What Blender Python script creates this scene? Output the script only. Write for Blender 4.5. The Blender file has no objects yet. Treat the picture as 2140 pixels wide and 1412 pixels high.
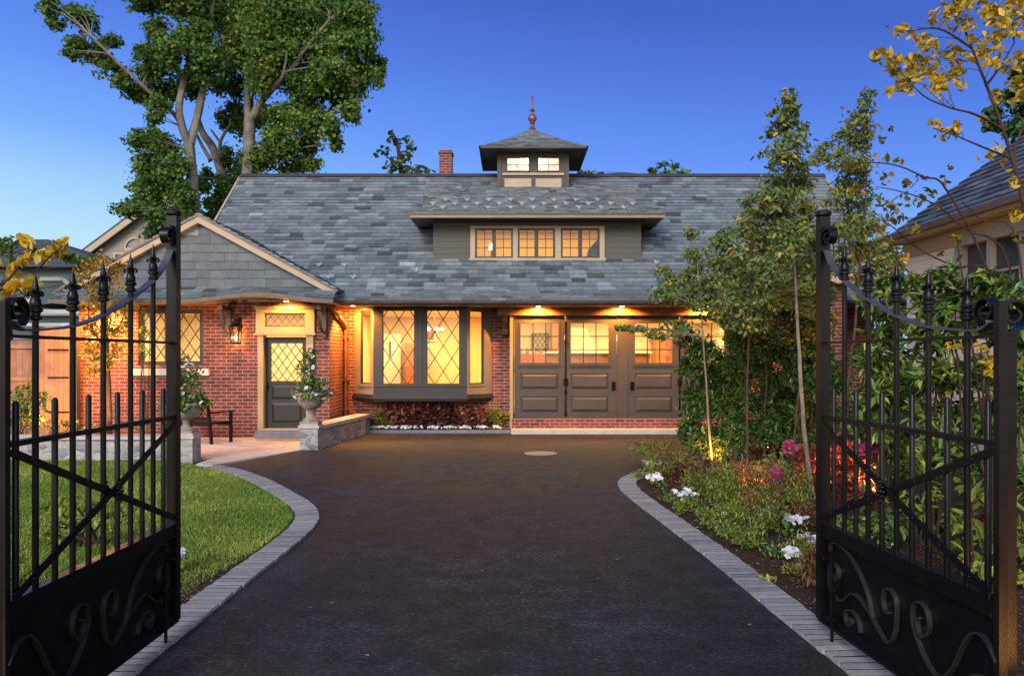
import bpy, bmesh, math, random
import numpy as np
from mathutils import Vector, Matrix
R = math.radians
SC = bpy.context.scene
COL = SC.collection
F, CX, HY, H = 1650.0, 1070.0, 747.0, 1.75        # focal length and horizon measured on the photograph, eye height
def P(px, py, Y): return Vector(((px-CX)/F*Y, Y, H-(py-HY)/F*Y))
def G(px, py): return P(px, py, F*H/(py-HY))
def X_(px, Y): return (px-CX)/F*Y
def Z_(py, Y): return H-(py-HY)/F*Y

# ------------------------------------------------------------------ materials
def mat(name):
    m = bpy.data.materials.new(name); m.use_nodes = True
    nt = m.node_tree; b = nt.nodes['Principled BSDF']
    return m, nt, b
def N(nt, t, **kw):
    n = nt.nodes.new(t)
    for k, v in kw.items(): setattr(n, k, v)
    return n
def L(nt, a, b): nt.links.new(a, b)
def ramp(nt, stops, fac=None, interp='LINEAR'):
    r = N(nt, 'ShaderNodeValToRGB'); r.color_ramp.interpolation = interp
    e = r.color_ramp.elements
    while len(e) < len(stops): e.new(0.5)
    for i, (p, c) in enumerate(stops):
        e[i].position = p; e[i].color = (c[0], c[1], c[2], 1)
    if fac is not None: L(nt, fac, r.inputs[0])
    return r
def noise(nt, scale, detail=4, rough=.55, vec=None):
    n = N(nt, 'ShaderNodeTexNoise'); n.inputs['Scale'].default_value = scale
    n.inputs['Detail'].default_value = detail; n.inputs['Roughness'].default_value = rough
    if vec is not None: L(nt, vec, n.inputs['Vector'])
    return n
def geo(nt): return N(nt, 'ShaderNodeNewGeometry').outputs['Position']
def bump(nt, b, h, s=.3, d=.02):
    n = N(nt, 'ShaderNodeBump'); n.inputs['Strength'].default_value = s; n.inputs['Distance'].default_value = d
    L(nt, h, n.inputs['Height']); L(nt, n.outputs[0], b.inputs['Normal']); return n
def mixc(nt, a, b, fac, mode='MIX'):
    n = N(nt, 'ShaderNodeMix', data_type='RGBA', blend_type=mode)
    for s, v in ((6, a), (7, b)):
        if hasattr(v, 'links') or hasattr(v, 'node'): L(nt, v, n.inputs[s])
        else: n.inputs[s].default_value = (v[0], v[1], v[2], 1)
    if hasattr(fac, 'node'): L(nt, fac, n.inputs[0])
    else: n.inputs[0].default_value = fac
    return n.outputs[2]
def painted(name, c, rough=.55, var=.25, scale=3.0, spec=.4, metal=0, bs=.08):
    m, nt, b = mat(name); p = geo(nt)
    n = noise(nt, scale, 6, .65, p)
    r = ramp(nt, [(.3, [x*(1-var) for x in c]), (.7, [min(1, x*(1+var*.6)) for x in c])], n.outputs[0])
    L(nt, r.outputs[0], b.inputs['Base Color'])
    b.inputs['Roughness'].default_value = rough; b.inputs['Metallic'].default_value = metal
    b.inputs['Specular IOR Level'].default_value = spec
    n2 = noise(nt, scale*14, 3, .6, p); bump(nt, b, n2.outputs[0], bs, .01)
    return m
def toned(name, stops, rough=.7, nscale=14, nvar=.35, bs=.25, spec=.3, nbig=None):
    """colour from the per-piece 'tone' attribute, broken up by noise"""
    m, nt, b = mat(name); p = geo(nt)
    a = N(nt, 'ShaderNodeAttribute', attribute_name='tone')
    r = ramp(nt, stops, a.outputs['Fac'])
    n = noise(nt, nscale, 5, .65, p)
    g = ramp(nt, [(.25, (1-nvar,)*3), (.75, (1+nvar*.5,)*3)], n.outputs[0])
    c = mixc(nt, r.outputs[0], g.outputs[0], 1.0, 'MULTIPLY')
    L(nt, c, b.inputs['Base Color'])
    b.inputs['Roughness'].default_value = rough; b.inputs['Specular IOR Level'].default_value = spec
    n2 = noise(nt, nscale*5, 3, .6, p); bump(nt, b, n2.outputs[0], bs, .01)
    return m
def leafmat(name, stops, trans=.3, rough=.5, spec=.35):
    m, nt, b = mat(name)
    a = N(nt, 'ShaderNodeAttribute', attribute_name='tone')
    r = ramp(nt, stops, a.outputs['Fac'])
    L(nt, r.outputs[0], b.inputs['Base Color'])
    b.inputs['Roughness'].default_value = rough; b.inputs['Specular IOR Level'].default_value = spec
    t = N(nt, 'ShaderNodeBsdfTranslucent'); L(nt, r.outputs[0], t.inputs[0])
    mx = N(nt, 'ShaderNodeMixShader'); mx.inputs[0].default_value = trans
    L(nt, b.outputs[0], mx.inputs[1]); L(nt, t.outputs[0], mx.inputs[2])
    L(nt, mx.outputs[0], nt.nodes['Material Output'].inputs[0])
    return m
def glow(name, c, s):
    m, nt, b = mat(name)
    b.inputs['Base Color'].default_value = (*c, 1); b.inputs['Emission Color'].default_value = (*c, 1)
    b.inputs['Emission Strength'].default_value = s; return m

M = {}
def brick_material():
    m, nt, b = mat('red_brick'); p = geo(nt)
    s = N(nt, 'ShaderNodeSeparateXYZ'); L(nt, p, s.inputs[0])
    ad = N(nt, 'ShaderNodeMath', operation='ADD'); L(nt, s.outputs[0], ad.inputs[0]); L(nt, s.outputs[1], ad.inputs[1])
    cb = N(nt, 'ShaderNodeCombineXYZ'); L(nt, ad.outputs[0], cb.inputs[0]); L(nt, s.outputs[2], cb.inputs[1])
    br = N(nt, 'ShaderNodeTexBrick'); L(nt, cb.outputs[0], br.inputs['Vector'])
    for k, v in (('Scale', 1), ('Brick Width', .235), ('Row Height', .078), ('Mortar Size', .0075), ('Mortar Smooth', .2), ('Bias', -.1)):
        br.inputs[k].default_value = v
    br.inputs['Color1'].default_value = (.215, .050, .034, 1); br.inputs['Color2'].default_value = (.105, .030, .026, 1)
    br.inputs['Mortar'].default_value = (.34, .25, .21, 1)
    n = noise(nt, 2.2, 6, .7, p)
    g = ramp(nt, [(.3, (.72,)*3), (.7, (1.2,)*3)], n.outputs[0])
    L(nt, mixc(nt, br.outputs[0], g.outputs[0], 1, 'MULTIPLY'), b.inputs['Base Color'])
    b.inputs['Roughness'].default_value = .85; b.inputs['Specular IOR Level'].default_value = .2
    inv = N(nt, 'ShaderNodeMath', operation='SUBTRACT'); inv.inputs[0].default_value = 1; L(nt, br.outputs['Fac'], inv.inputs[1])
    n3 = noise(nt, 60, 3, .6, p)
    s2 = N(nt, 'ShaderNodeMath', operation='MULTIPLY_ADD'); L(nt, n3.outputs[0], s2.inputs[0]); s2.inputs[1].default_value = .4; L(nt, inv.outputs[0], s2.inputs[2])
    bump(nt, b, s2.outputs[0], .6, .008)
    return m
def stone_material():
    m, nt, b = mat('field_stone'); p = geo(nt)
    v = N(nt, 'ShaderNodeTexVoronoi', feature='F1'); v.inputs['Scale'].default_value = 5.5; v.inputs['Randomness'].default_value = .9
    e = N(nt, 'ShaderNodeTexVoronoi', feature='DISTANCE_TO_EDGE'); e.inputs['Scale'].default_value = 5.5; e.inputs['Randomness'].default_value = .9
    mp = N(nt, 'ShaderNodeMapping'); mp.inputs['Scale'].default_value = (1, 1, 1.7); L(nt, p, mp.inputs[0])
    L(nt, mp.outputs[0], v.inputs['Vector']); L(nt, mp.outputs[0], e.inputs['Vector'])
    sp = N(nt, 'ShaderNodeSeparateColor'); L(nt, v.outputs['Color'], sp.inputs[0])
    r = ramp(nt, [(0, (.17, .16, .17)), (.3, (.30, .28, .28)), (.6, (.40, .36, .33)), (1, (.22, .22, .26))], sp.outputs[0])
    j = ramp(nt, [(0, (1, 1, 1)), (.05, (0, 0, 0))], e.outputs['Distance'])
    c = mixc(nt, r.outputs[0], (.40, .37, .34), j.outputs[0])
    n = noise(nt, 12, 6, .7, p); g = ramp(nt, [(.3, (.7,)*3), (.7, (1.15,)*3)], n.outputs[0])
    L(nt, mixc(nt, c, g.outputs[0], 1, 'MULTIPLY'), b.inputs['Base Color']); b.inputs['Roughness'].default_value = .85
    bump(nt, b, e.outputs['Distance'], .6, .05); return m
def asphalt_material():
    m, nt, b = mat('asphalt'); p = geo(nt)
    n1 = noise(nt, .55, 7, .68, p); n2 = noise(nt, 30, 6, .85, p); n3 = noise(nt, 4, 7, .75, p)
    r = ramp(nt, [(.40, (.0105, .0104, .0122)), (.5, (.0162, .0158, .018)), (.60, (.027, .0262, .0295))], n1.outputs[0])
    g = ramp(nt, [(.42, (.3,)*3), (.5, (.85,)*3), (.56, (1.9,)*3), (.64, (5,)*3)], n2.outputs[0])
    g3 = ramp(nt, [(.41, (.5,)*3), (.59, (1.6,)*3)], n3.outputs[0])
    c = mixc(nt, mixc(nt, r.outputs[0], g.outputs[0], 1, 'MULTIPLY'), g3.outputs[0], 1, 'MULTIPLY')
    v = N(nt, 'ShaderNodeTexVoronoi'); v.inputs['Scale'].default_value = 38; L(nt, p, v.inputs['Vector'])
    sp = N(nt, 'ShaderNodeSeparateColor'); L(nt, v.outputs['Color'], sp.inputs[0])
    k = ramp(nt, [(.955, (0, 0, 0)), (.97, (1, 1, 1))], sp.outputs[0]); kd = ramp(nt, [(.0, (1,)*3), (.28, (0, 0, 0))], v.outputs['Distance'])
    mk = N(nt, 'ShaderNodeMath', operation='MULTIPLY'); L(nt, k.outputs[0], mk.inputs[0]); L(nt, kd.outputs[0], mk.inputs[1])
    L(nt, mixc(nt, c, (.16, .15, .14), mk.outputs[0]), b.inputs['Base Color'])
    rr = ramp(nt, [(.3, (.52,)*3), (.7, (.74,)*3)], n1.outputs[0]); L(nt, rr.outputs[0], b.inputs['Roughness'])
    b.inputs['Specular IOR Level'].default_value = .35
    bump(nt, b, n2.outputs[0], .9, .02); return m
def ground_material(name, stops, scale=3, bs=.5, fine=40):
    m, nt, b = mat(name); p = geo(nt)
    n = noise(nt, scale, 8, .7, p); r = ramp(nt, stops, n.outputs[0]); L(nt, r.outputs[0], b.inputs['Base Color'])
    b.inputs['Roughness'].default_value = .9; b.inputs['Specular IOR Level'].default_value = .15
    bump(nt, b, noise(nt, fine, 5, .7, p).outputs[0], bs, .03); return m
def siding_material(name, c, row=.12):
    m, nt, b = mat(name); p = geo(nt)
    s = N(nt, 'ShaderNodeSeparateXYZ'); L(nt, p, s.inputs[0])
    d = N(nt, 'ShaderNodeMath', operation='DIVIDE'); L(nt, s.outputs[2], d.inputs[0]); d.inputs[1].default_value = row
    f = N(nt, 'ShaderNodeMath', operation='FRACT'); L(nt, d.outputs[0], f.inputs[0])
    n = noise(nt, 1.5, 5, .6, p); r = ramp(nt, [(.3, [x*.85 for x in c]), (.7, [min(1, x*1.08) for x in c])], n.outputs[0])
    gap = ramp(nt, [(.0, (.45,)*3), (.08, (1, 1, 1))], f.outputs[0])
    L(nt, mixc(nt, r.outputs[0], gap.outputs[0], 1, 'MULTIPLY'), b.inputs['Base Color'])
    b.inputs['Roughness'].default_value = .7
    iv = N(nt, 'ShaderNodeMath', operation='SUBTRACT'); iv.inputs[0].default_value = 1; L(nt, f.outputs[0], iv.inputs[1])
    bump(nt, b, iv.outputs[0], .7, .02); return m
def glass_material(name='window_glass', tint=(1, 1, 1)):
    m, nt, b = mat(name)
    t = N(nt, 'ShaderNodeBsdfTransparent'); t.inputs[0].default_value = (*tint, 1)
    g = N(nt, 'ShaderNodeBsdfGlossy'); g.inputs['Roughness'].default_value = .03; g.inputs[0].default_value = (.9, .95, 1, 1)
    lw = N(nt, 'ShaderNodeLayerWeight'); lw.inputs[0].default_value = .5
    pw = N(nt, 'ShaderNodeMath', operation='POWER'); L(nt, lw.outputs['Facing'], pw.inputs[0]); pw.inputs[1].default_value = 5
    fr = N(nt, 'ShaderNodeMath', operation='MULTIPLY_ADD'); L(nt, pw.outputs[0], fr.inputs[0]); fr.inputs[1].default_value = .6; fr.inputs[2].default_value = .022
    mx = N(nt, 'ShaderNodeMixShader'); L(nt, fr.outputs[0], mx.inputs[0]); L(nt, t.outputs[0], mx.inputs[1]); L(nt, g.outputs[0], mx.inputs[2])
    L(nt, mx.outputs[0], nt.nodes['Material Output'].inputs[0]); return m

M['brick'] = brick_material(); M['stone'] = stone_material(); M['asphalt'] = asphalt_material()
M['slate'] = toned('slate', [(0, (.062, .072, .080)), (.25, (.125, .147, .158)), (.55, (.172, .200, .212)), (.78, (.245, .278, .288)), (.92, (.19, .178, .185)), (1, (.36, .395, .40))], .5, 9, .35, .25, .5)
M['slate_grey'] = toned('gable_slate', [(0, (.072, .082, .094)), (.5, (.094, .106, .120)), (.86, (.115, .125, .138)), (.93, (.23, .24, .25)), (1, (.27, .28, .285))], .6, 7, .3, .2, .4)
M['dark_trim'] = painted('dark_grey_paint', (.036, .034, .034), .45, .18, 2.5)
M['bronze_trim'] = painted('bronze_brown_paint', (.054, .044, .038), .5, .18, 2.5)
M['dormer_paint'] = siding_material('dormer_shingle_paint', (.080, .072, .061), .14)
M['tan_trim'] = painted('tan_paint', (.40, .31, .21), .55, .12, 2.5)
M['cream_trim'] = painted('cream_paint', (.37, .26, .125), .55, .1, 2.5)
M['wood_beam'] = painted('stained_wood', (.34, .16, .06), .45, .35, 5)
M['soffit'] = painted('soffit_wood', (.34, .21, .10), .5, .3, 6)
M['gutter'] = painted('copper_gutter', (.10, .078, .064), .4, .3, 4, .5, .4)
M['copper'] = painted('aged_copper', (.22, .10, .06), .45, .4, 6, .5, .5)
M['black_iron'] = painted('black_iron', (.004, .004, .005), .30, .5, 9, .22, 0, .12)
M['iron_brown'] = painted('rubbed_iron', (.009, .0065, .006), .36, .5, 7, .2, 0, .12)
M['sill_stone'] = painted('pale_sill_stone', (.62, .56, .5), .8, .15, 8)
M['bluestone'] = toned('bluestone', [(0, (.14, .14, .18)), (1, (.24, .22, .25))], .75, 6)
M['cap_stone'] = painted('cap_stone', (.46, .40, .36), .8, .25, 5, .3, 0, .3)
M['urn_stone'] = painted('weathered_cast_stone', (.30, .25, .21), .88, .42, 7, .2, 0, .4)
M['patio'] = toned('patio_stone', [(0, (.45, .37, .32)), (1, (.58, .49, .42))], .75, 4, .22, .15)
M['paver'] = toned('paver', [(0, (.19, .185, .18)), (.4, (.28, .268, .255)), (.75, (.345, .325, .30)), (1, (.40, .35, .31))], .78, 18, .3, .3)
M['concrete'] = painted('concrete', (.52, .44, .36), .85, .18, 5, .2, 0, .3)
M['fence_wood'] = toned('cedar_boards', [(0, (.27, .125, .07)), (1, (.38, .19, .11))], .7, 5, .3, .2)
M['bark'] = painted('maple_bark', (.19, .168, .148), .9, .5, 3.5, .15, 0, .9)
M['bark_dark'] = painted('dark_bark', (.07, .045, .033), .9, .45, 12, .15, 0, .6)
M['bark_pale'] = painted('birch_bark', (.20, .165, .13), .8, .45, 9, .2, 0, .5)
M['plaster'] = painted('cream_plaster', (.74, .66, .48), .9, .06, 1.5)
M['plaster_gold'] = painted('golden_plaster', (.74, .60, .34), .9, .06, 1.5)
M['floor_wood'] = painted('oak_floor', (.36, .2, .09), .4, .25, 3)
M['cabinet'] = painted('cherry_cabinet', (.30, .10, .04), .4, .25, 5)
M['white_paint'] = painted('white_paint', (.74, .72, .68), .5, .06, 2)
M['glass'] = glass_material(); M['band_sheen'] = painted('iron_band_sky_sheen', (.07, .072, .078), .42, .4, 12, .45, .15, .15); M['grey_paint'] = painted('grey_paint', (.20, .20, .20), .5, .15, 3); M['scroll_highlight'] = painted('iron_scroll_highlight', (.022, .022, .024), .42, .4, 12, .45, .15, .15);  # paler band and scroll irons: sky sheen and edge highlights put into the colour
M['mulch'] = ground_material('mulch', [(.25, (.025, .016, .011)), (.5, (.06, .036, .023)), (.75, (.11, .068, .043))], 22, .9, 55)
M['turf'] = ground_material('turf', [(.3, (.035, .075, .012)), (.5, (.055, .115, .02)), (.72, (.095, .15, .03))], 2.5, .5, 70)
M['soil'] = ground_material('garden_ground', [(.3, (.03, .05, .015)), (.7, (.07, .085, .03))], 1.5)
M['chips'] = toned('bark_chips', [(0, (.03, .018, .012)), (.6, (.10, .06, .038)), (1, (.2, .13, .085))], .9, 20)
M['mat_fibre'] = painted('coir_mat', (.36, .25, .10), .95, .3, 30, .1, 0, .6)
M['manhole'] = painted('cast_cover', (.36, .26, .17), .55, .3, 20, .5, .2, .3)
M['lamp'] = glow('warm_lamp', (1, .72, .35), 14); M['bulb'] = glow('bulb', (1, .8, .5), 9)
M['shade'] = glow('lit_lampshade', (1, .85, .6), 3.5)
M['siding_beige'] = siding_material('beige_siding', (.45, .43, .40), .16)
M['siding_taupe'] = siding_material('taupe_siding', (.25, .215, .195), .2)
M['siding_teal'] = siding_material('teal_siding', (.045, .085, .088), .2)
M['roof_far'] = ground_material('far_shingles', [(.3, (.05, .052, .06)), (.7, (.10, .10, .115))], 4, .3, 20)
M['dark_glass'] = painted('dark_window', (.02, .025, .03), .08, .1, 1, .6)
LV = {}
LV['maple'] = leafmat('maple_leaf', [(0, (0.048, 0.106, 0.026)), (.45, (0.103, 0.200, 0.041)), (.8, (0.203, 0.295, 0.055)), (1, (0.354, 0.375, 0.087))], .45, .65, .2)
LV['birch'] = leafmat('young_tree_leaf', [(0, (0.074, 0.130, 0.037)), (.5, (0.145, 0.217, 0.059)), (.82, (0.240, 0.273, 0.064)), (1, (0.577, 0.327, 0.064))], .3)
LV['turning'] = leafmat('turning_leaf', [(0, (0.069, 0.097, 0.025)), (.4, (0.166, 0.166, 0.028)), (.7, (0.469, 0.276, 0.034)), (1, (0.662, 0.331, 0.041))], .3)
LV['yellow'] = leafmat('yellow_leaf', [(0, (.16, .17, .02)), (.25, (.50, .36, .035)), (.7, (.72, .46, .04)), (1, (.80, .56, .08))], .35)
LV['laurel'] = leafmat('laurel_leaf', [(0, (0.036, 0.087, 0.023)), (.5, (0.085, 0.160, 0.034)), (.85, (0.183, 0.257, 0.048)), (1, (0.425, 0.416, 0.086))], .22, .36, .5)
LV['lime'] = leafmat('lime_leaf', [(0, (0.115, 0.161, 0.023)), (.6, (0.287, 0.310, 0.046)), (1, (0.460, 0.425, 0.069))], .3)
LV['fern'] = leafmat('feathery_leaf', [(0, (0.095, 0.144, 0.028)), (.5, (0.220, 0.266, 0.048)), (1, (0.440, 0.398, 0.068))], .3)
LV['plume'] = leafmat('dry_plume', [(0, (.13, .06, .025)), (.6, (.25, .12, .05)), (1, (.34, .18, .08))], .3)
LV['burgundy'] = leafmat('burgundy_leaf', [(0, (0.049, 0.019, 0.021)), (.5, (0.139, 0.043, 0.041)), (.8, (0.276, 0.094, 0.067)), (1, (0.552, 0.203, 0.105))], .25)
LV['red'] = leafmat('red_leaf', [(0, (0.121, 0.021, 0.014)), (.5, (0.328, 0.049, 0.031)), (.85, (0.475, 0.138, 0.036)), (1, (0.535, 0.357, 0.073))], .3)
M['door_green'] = painted('door_green_paint', (.020, .021, .017), .4, .15, 2.5)
M['slate_shaded'] = toned('shaded_slate', [(0, (.04, .046, .055)), (.5, (.085, .098, .11)), (1, (.15, .165, .175))], .5, 9, .3, .25, .4)  # slate copy with shade put into its colour: slope faces away from glow
LV['white'] = leafmat('white_petal', [(0, (.62, .62, .62)), (1, (.85, .85, .83))], .25)
LV['pink'] = leafmat('pink_petal', [(0, (.34, .03, .11)), (1, (.62, .10, .22))], .25)
LV['grass'] = leafmat('grass_blade', [(0, (0.111, 0.190, 0.027)), (.5, (0.205, 0.299, 0.046)), (.9, (0.374, 0.420, 0.080)), (1, (0.809, 0.530, 0.205))], .3, .6, .2)

# ------------------------------------------------------------------ mesh builder
class MB:
    def __init__(s, Mx=None): s.v = []; s.f = []; s.a = []; s.M = Mx
    def add(s, vs, fs, tone=.5):
        o = len(s.v)
        s.v += [(s.M @ Vector(v)) if s.M else Vector(v) for v in vs]
        s.f += [tuple(i+o for i in f) for f in fs]; s.a += [tone]*len(fs); return s
    def box(s, x0, x1, y0, y1, z0, z1, tone=.5):
        return s.add([(x0,y0,z0),(x1,y0,z0),(x1,y1,z0),(x0,y1,z0),(x0,y0,z1),(x1,y0,z1),(x1,y1,z1),(x0,y1,z1)],
              [(0,3,2,1),(4,5,6,7),(0,1,5,4),(1,2,6,5),(2,3,7,6),(3,0,4,7)], tone)
    def cham(s, x0, x1, y0, y1, z0, z1, c, tone=.5):
        """box with its front (low y) face chamfered: a raised panel"""
        return s.add([(x0,y1,z0),(x1,y1,z0),(x1,y1,z1),(x0,y1,z1),(x0+c,y0,z0+c),(x1-c,y0,z0+c),(x1-c,y0,z1-c),(x0+c,y0,z1-c)],
              [(0,1,2,3),(4,7,6,5),(0,4,5,1),(1,5,6,2),(2,6,7,3),(3,7,4,0)], tone)
    def ring(s, u0, u1, z0, z1, w, y0, y1, wb=None):
        wb = w if wb is None else wb
        s.box(u0,u1,y0,y1,z1-w,z1); s.box(u0,u1,y0,y1,z0,z0+wb)
        s.box(u0,u0+w,y0,y1,z0+wb,z1-w); s.box(u1-w,u1,y0,y1,z0+wb,z1-w); return s
    def bar(s, p, q, w, h, up=(0,0,1), tone=.5):
        p, q = Vector(p), Vector(q); t = (q-p).normalized(); up = Vector(up)
        sd = t.cross(up)
        if sd.length < 1e-4: sd = t.cross(Vector((1,0,0)))
        sd.normalize(); u = sd.cross(t).normalized(); sd *= w/2; u *= h/2
        return s.add([p-sd-u,p+sd-u,p+sd+u,p-sd+u,q-sd-u,q+sd-u,q+sd+u,q-sd+u],
              [(0,1,2,3),(7,6,5,4),(0,4,5,1),(1,5,6,2),(2,6,7,3),(3,7,4,0)], tone)
    def prism(s, poly, ext, tone=.5):
        n = len(poly); e = Vector(ext); a = [Vector(p) for p in poly]; b = [p+e for p in a]
        return s.add(a+b, [tuple(range(n-1,-1,-1)), tuple(range(n,2*n))]+[(i,(i+1)%n,n+(i+1)%n,n+i) for i in range(n)], tone)
    def tube(s, pts, rad, n=8, tone=.5, jit=0, rng=None):
        pts = [Vector(p) for p in pts]; m = len(pts)
        if not hasattr(rad, '__len__'): rad = [rad]*m
        vs = []; ref = Vector((.3,.9,.2)).normalized()
        for i, p in enumerate(pts):
            t = (pts[min(i+1,m-1)]-pts[max(i-1,0)]).normalized()
            a = t.cross(ref)
            if a.length < .05: a = t.cross(Vector((1,0,0)))
            a.normalize(); b = t.cross(a)
            for k in range(n):
                th = 2*math.pi*k/n; r = rad[i]*(1+(rng.uniform(-jit,jit) if jit else 0))
                vs.append(p+a*math.cos(th)*r+b*math.sin(th)*r)
        fs = [(i*n+k, i*n+(k+1)%n, (i+1)*n+(k+1)%n, (i+1)*n+k) for i in range(m-1) for k in range(n)]
        fs += [tuple(range(n-1,-1,-1)), tuple((m-1)*n+k for k in range(n))]
        return s.add(vs, fs, tone)
    def lathe(s, prof, c, n=24, tone=.5):
        vs = []; m = len(prof); c = Vector(c)
        for r, z in prof:
            for k in range(n):
                th = 2*math.pi*k/n; vs.append(c+Vector((r*math.cos(th), r*math.sin(th), z)))
        fs = [(i*n+k, i*n+(k+1)%n, (i+1)*n+(k+1)%n, (i+1)*n+k) for i in range(m-1) for k in range(n)]
        fs += [tuple(range(n-1,-1,-1)), tuple((m-1)*n+k for k in range(n))]
        return s.add(vs, fs, tone)
    def band(s, pts, side, w, th, tone=.5):
        pts = [Vector(p) for p in pts]; sd = Vector(side).normalized(); m = len(pts); vs = []
        for i, p in enumerate(pts):
            t = (pts[min(i+1,m-1)]-pts[max(i-1,0)]).normalized(); n = t.cross(sd).normalized()
            for a, b in ((-1,-1),(1,-1),(1,1),(-1,1)): vs.append(p+sd*a*w/2+n*b*th/2)
        fs = [(i*4+k, i*4+(k+1)%4, (i+1)*4+(k+1)%4, (i+1)*4+k) for i in range(m-1) for k in range(4)]
        fs += [(3,2,1,0), tuple((m-1)*4+k for k in range(4))]
        return s.add(vs, fs, tone)
    def ball(s, c, r, n=8, tone=.5):
        return s.lathe([(r*max(.02,math.sin(math.pi*i/6)), -r*math.cos(math.pi*i/6)) for i in range(7)], c, n, tone)

ORG = {}
def origin_of(o): return ORG.get(o.name, Vector((0,0,0)))
def link(o, parent=None):
    COL.objects.link(o)
    if parent is not None: o.parent = parent
def build(name, mb, material, parent=None, smooth=False, loc=None, fix=True):
    """one mesh object; mb holds world coordinates"""
    if parent is not None: base = origin_of(parent)
    elif loc is not None: base = Vector(loc)
    else:
        xs = [v.x for v in mb.v]; ys = [v.y for v in mb.v]; zs = [v.z for v in mb.v]
        base = Vector(((min(xs)+max(xs))/2, (min(ys)+max(ys))/2, min(zs)))
    me = bpy.data.meshes.new(name)
    me.from_pydata([tuple(v-base) for v in mb.v], [], mb.f)
    at = me.attributes.new('tone', 'FLOAT', 'FACE'); at.data.foreach_set('value', mb.a)
    if fix:
        bm = bmesh.new(); bm.from_mesh(me); bmesh.ops.recalc_face_normals(bm, faces=bm.faces); bm.to_mesh(me); bm.free()
    if smooth:
        me.polygons.foreach_set('use_smooth', [True]*len(me.polygons))
        try: me.set_sharp_from_angle(angle=R(40))
        except Exception: pass
    me.materials.append(material)
    o = bpy.data.objects.new(name, me); link(o, parent)
    if parent is None: o.location = base
    ORG[o.name] = base.copy()
    return o
def thing(name, loc, label, cat, group=None):
    o = bpy.data.objects.new(name, None); o.empty_display_size = .2; link(o); o.location = loc
    ORG[o.name] = Vector(loc); return tag(o, label, cat, group)
def tag(o, label, cat, group=None):
    o['label'] = label; o['category'] = cat
    if group: o['group'] = group
    return o
def struct(o, kind='structure'): o['kind'] = kind; return o

# ------------------------------------------------------------------ foliage
def leaf_arrays(C, size, rng, aspect=.55, up=.5, out=.5, center=None, sizevar=.35, droop=.3, fold=.25, axis=None):
    n = len(C)
    nr = rng.normal(size=(n,3)); nr /= np.linalg.norm(nr,axis=1,keepdims=True)
    nn = nr*.75 + np.array([0,0,up])
    if center is not None:
        d = C-center; d /= (np.linalg.norm(d,axis=1,keepdims=True)+1e-6); nn = nn+out*d
    nn /= (np.linalg.norm(nn,axis=1,keepdims=True)+1e-6)
    t = rng.normal(size=(n,3)); t[:,2] -= droop
    t -= nn*(t*nn).sum(1,keepdims=True); t /= (np.linalg.norm(t,axis=1,keepdims=True)+1e-6)
    if axis is not None:
        t = axis/(np.linalg.norm(axis,axis=1,keepdims=True)+1e-6)+rng.normal(size=(n,3))*.28+np.array([0,0,.25]); t /= np.linalg.norm(t,axis=1,keepdims=True)
        nn = nn*.5+np.array([0,0,.8]); nn -= t*(nn*t).sum(1,keepdims=True); nn /= (np.linalg.norm(nn,axis=1,keepdims=True)+1e-6)
    b = np.cross(nn,t)
    s = (size*(1+rng.uniform(-sizevar,sizevar,size=(n,1))))
    w = s*aspect*.5; l = s
    base = C - t*l*.5; tip = C + t*l*.5 - nn*l*.12*droop*2
    m1 = C - t*l*.18; m2 = C + t*l*.2
    V = np.stack([base, m1+b*w+nn*w*fold, m2+b*w*.8+nn*w*fold, tip, m2-b*w*.8+nn*w*fold, m1-b*w+nn*w*fold],1)
    return V.reshape(-1,3)
def cloud_mesh(name, V, tones, material, parent=None, label=None, loc=None, per=6, faces=((0,3,2,1),(0,5,4,3))):
    base = origin_of(parent) if parent is not None else (Vector(loc) if loc is not None else Vector((V[:,0].mean(), V[:,1].mean(), V[:,2].min())))
    V = V-np.array(base); n = len(V)//per
    k = len(faces[0]); nf = len(faces)
    idx = (np.arange(n)[:,None,None]*per + np.array(faces)[None]).reshape(-1)
    me = bpy.data.meshes.new(name)
    me.vertices.add(len(V)); me.vertices.foreach_set('co', V.astype(np.float32).ravel())
    me.loops.add(len(idx)); me.loops.foreach_set('vertex_index', idx.astype(np.int32))
    me.polygons.add(n*nf); me.polygons.foreach_set('loop_start', (np.arange(n*nf)*k).astype(np.int32))
    me.update(calc_edges=True)
    at = me.attributes.new('tone','FLOAT','FACE'); at.data.foreach_set('value', np.repeat(tones,nf).astype(np.float32))
    me.materials.append(material)
    o = bpy.data.objects.new(name, me); link(o, parent)
    if parent is None: o.location = base
    ORG[o.name] = Vector(base); return o
def clump_points(clumps, per_m2, rng, sub=7, spread=.42):
    """leaf positions grouped in sprays inside each ellipsoid clump -> uneven outline with gaps"""
    out, cen, tone, axs = [], [], [], []
    for (c, r) in clumps:
        r = np.array(r); c = np.array(c)
        n = max(6, int(per_m2*4*((r[0]*r[1]+r[0]*r[2]+r[1]*r[2])/3)))
        k = max(2, int(sub*(1+rng.uniform(-.3,.3))))
        d = rng.normal(size=(k,3)); d /= np.linalg.norm(d,axis=1,keepdims=True)
        sc = c + d*(rng.uniform(.25,1,size=(k,1))**.6)*r*.82
        w = rng.integers(0,k,size=n)
        pts = sc[w] + rng.normal(size=(n,3))*r*spread*rng.uniform(.55,1.15,size=(k,1))[w]*.62
        axs.append(pts-sc[w]-np.array([0,0,r[2]*.12])); out.append(pts); cen.append(np.repeat(c[None],n,0))
        tb = rng.uniform(-.2,.2,size=k)
        tone.append(np.clip(.45+tb[w]+rng.normal(size=n)*.2,0,1))
    clump_points.axis = np.concatenate(axs)
    return np.concatenate(out), np.concatenate(cen), np.concatenate(tone)
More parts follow.
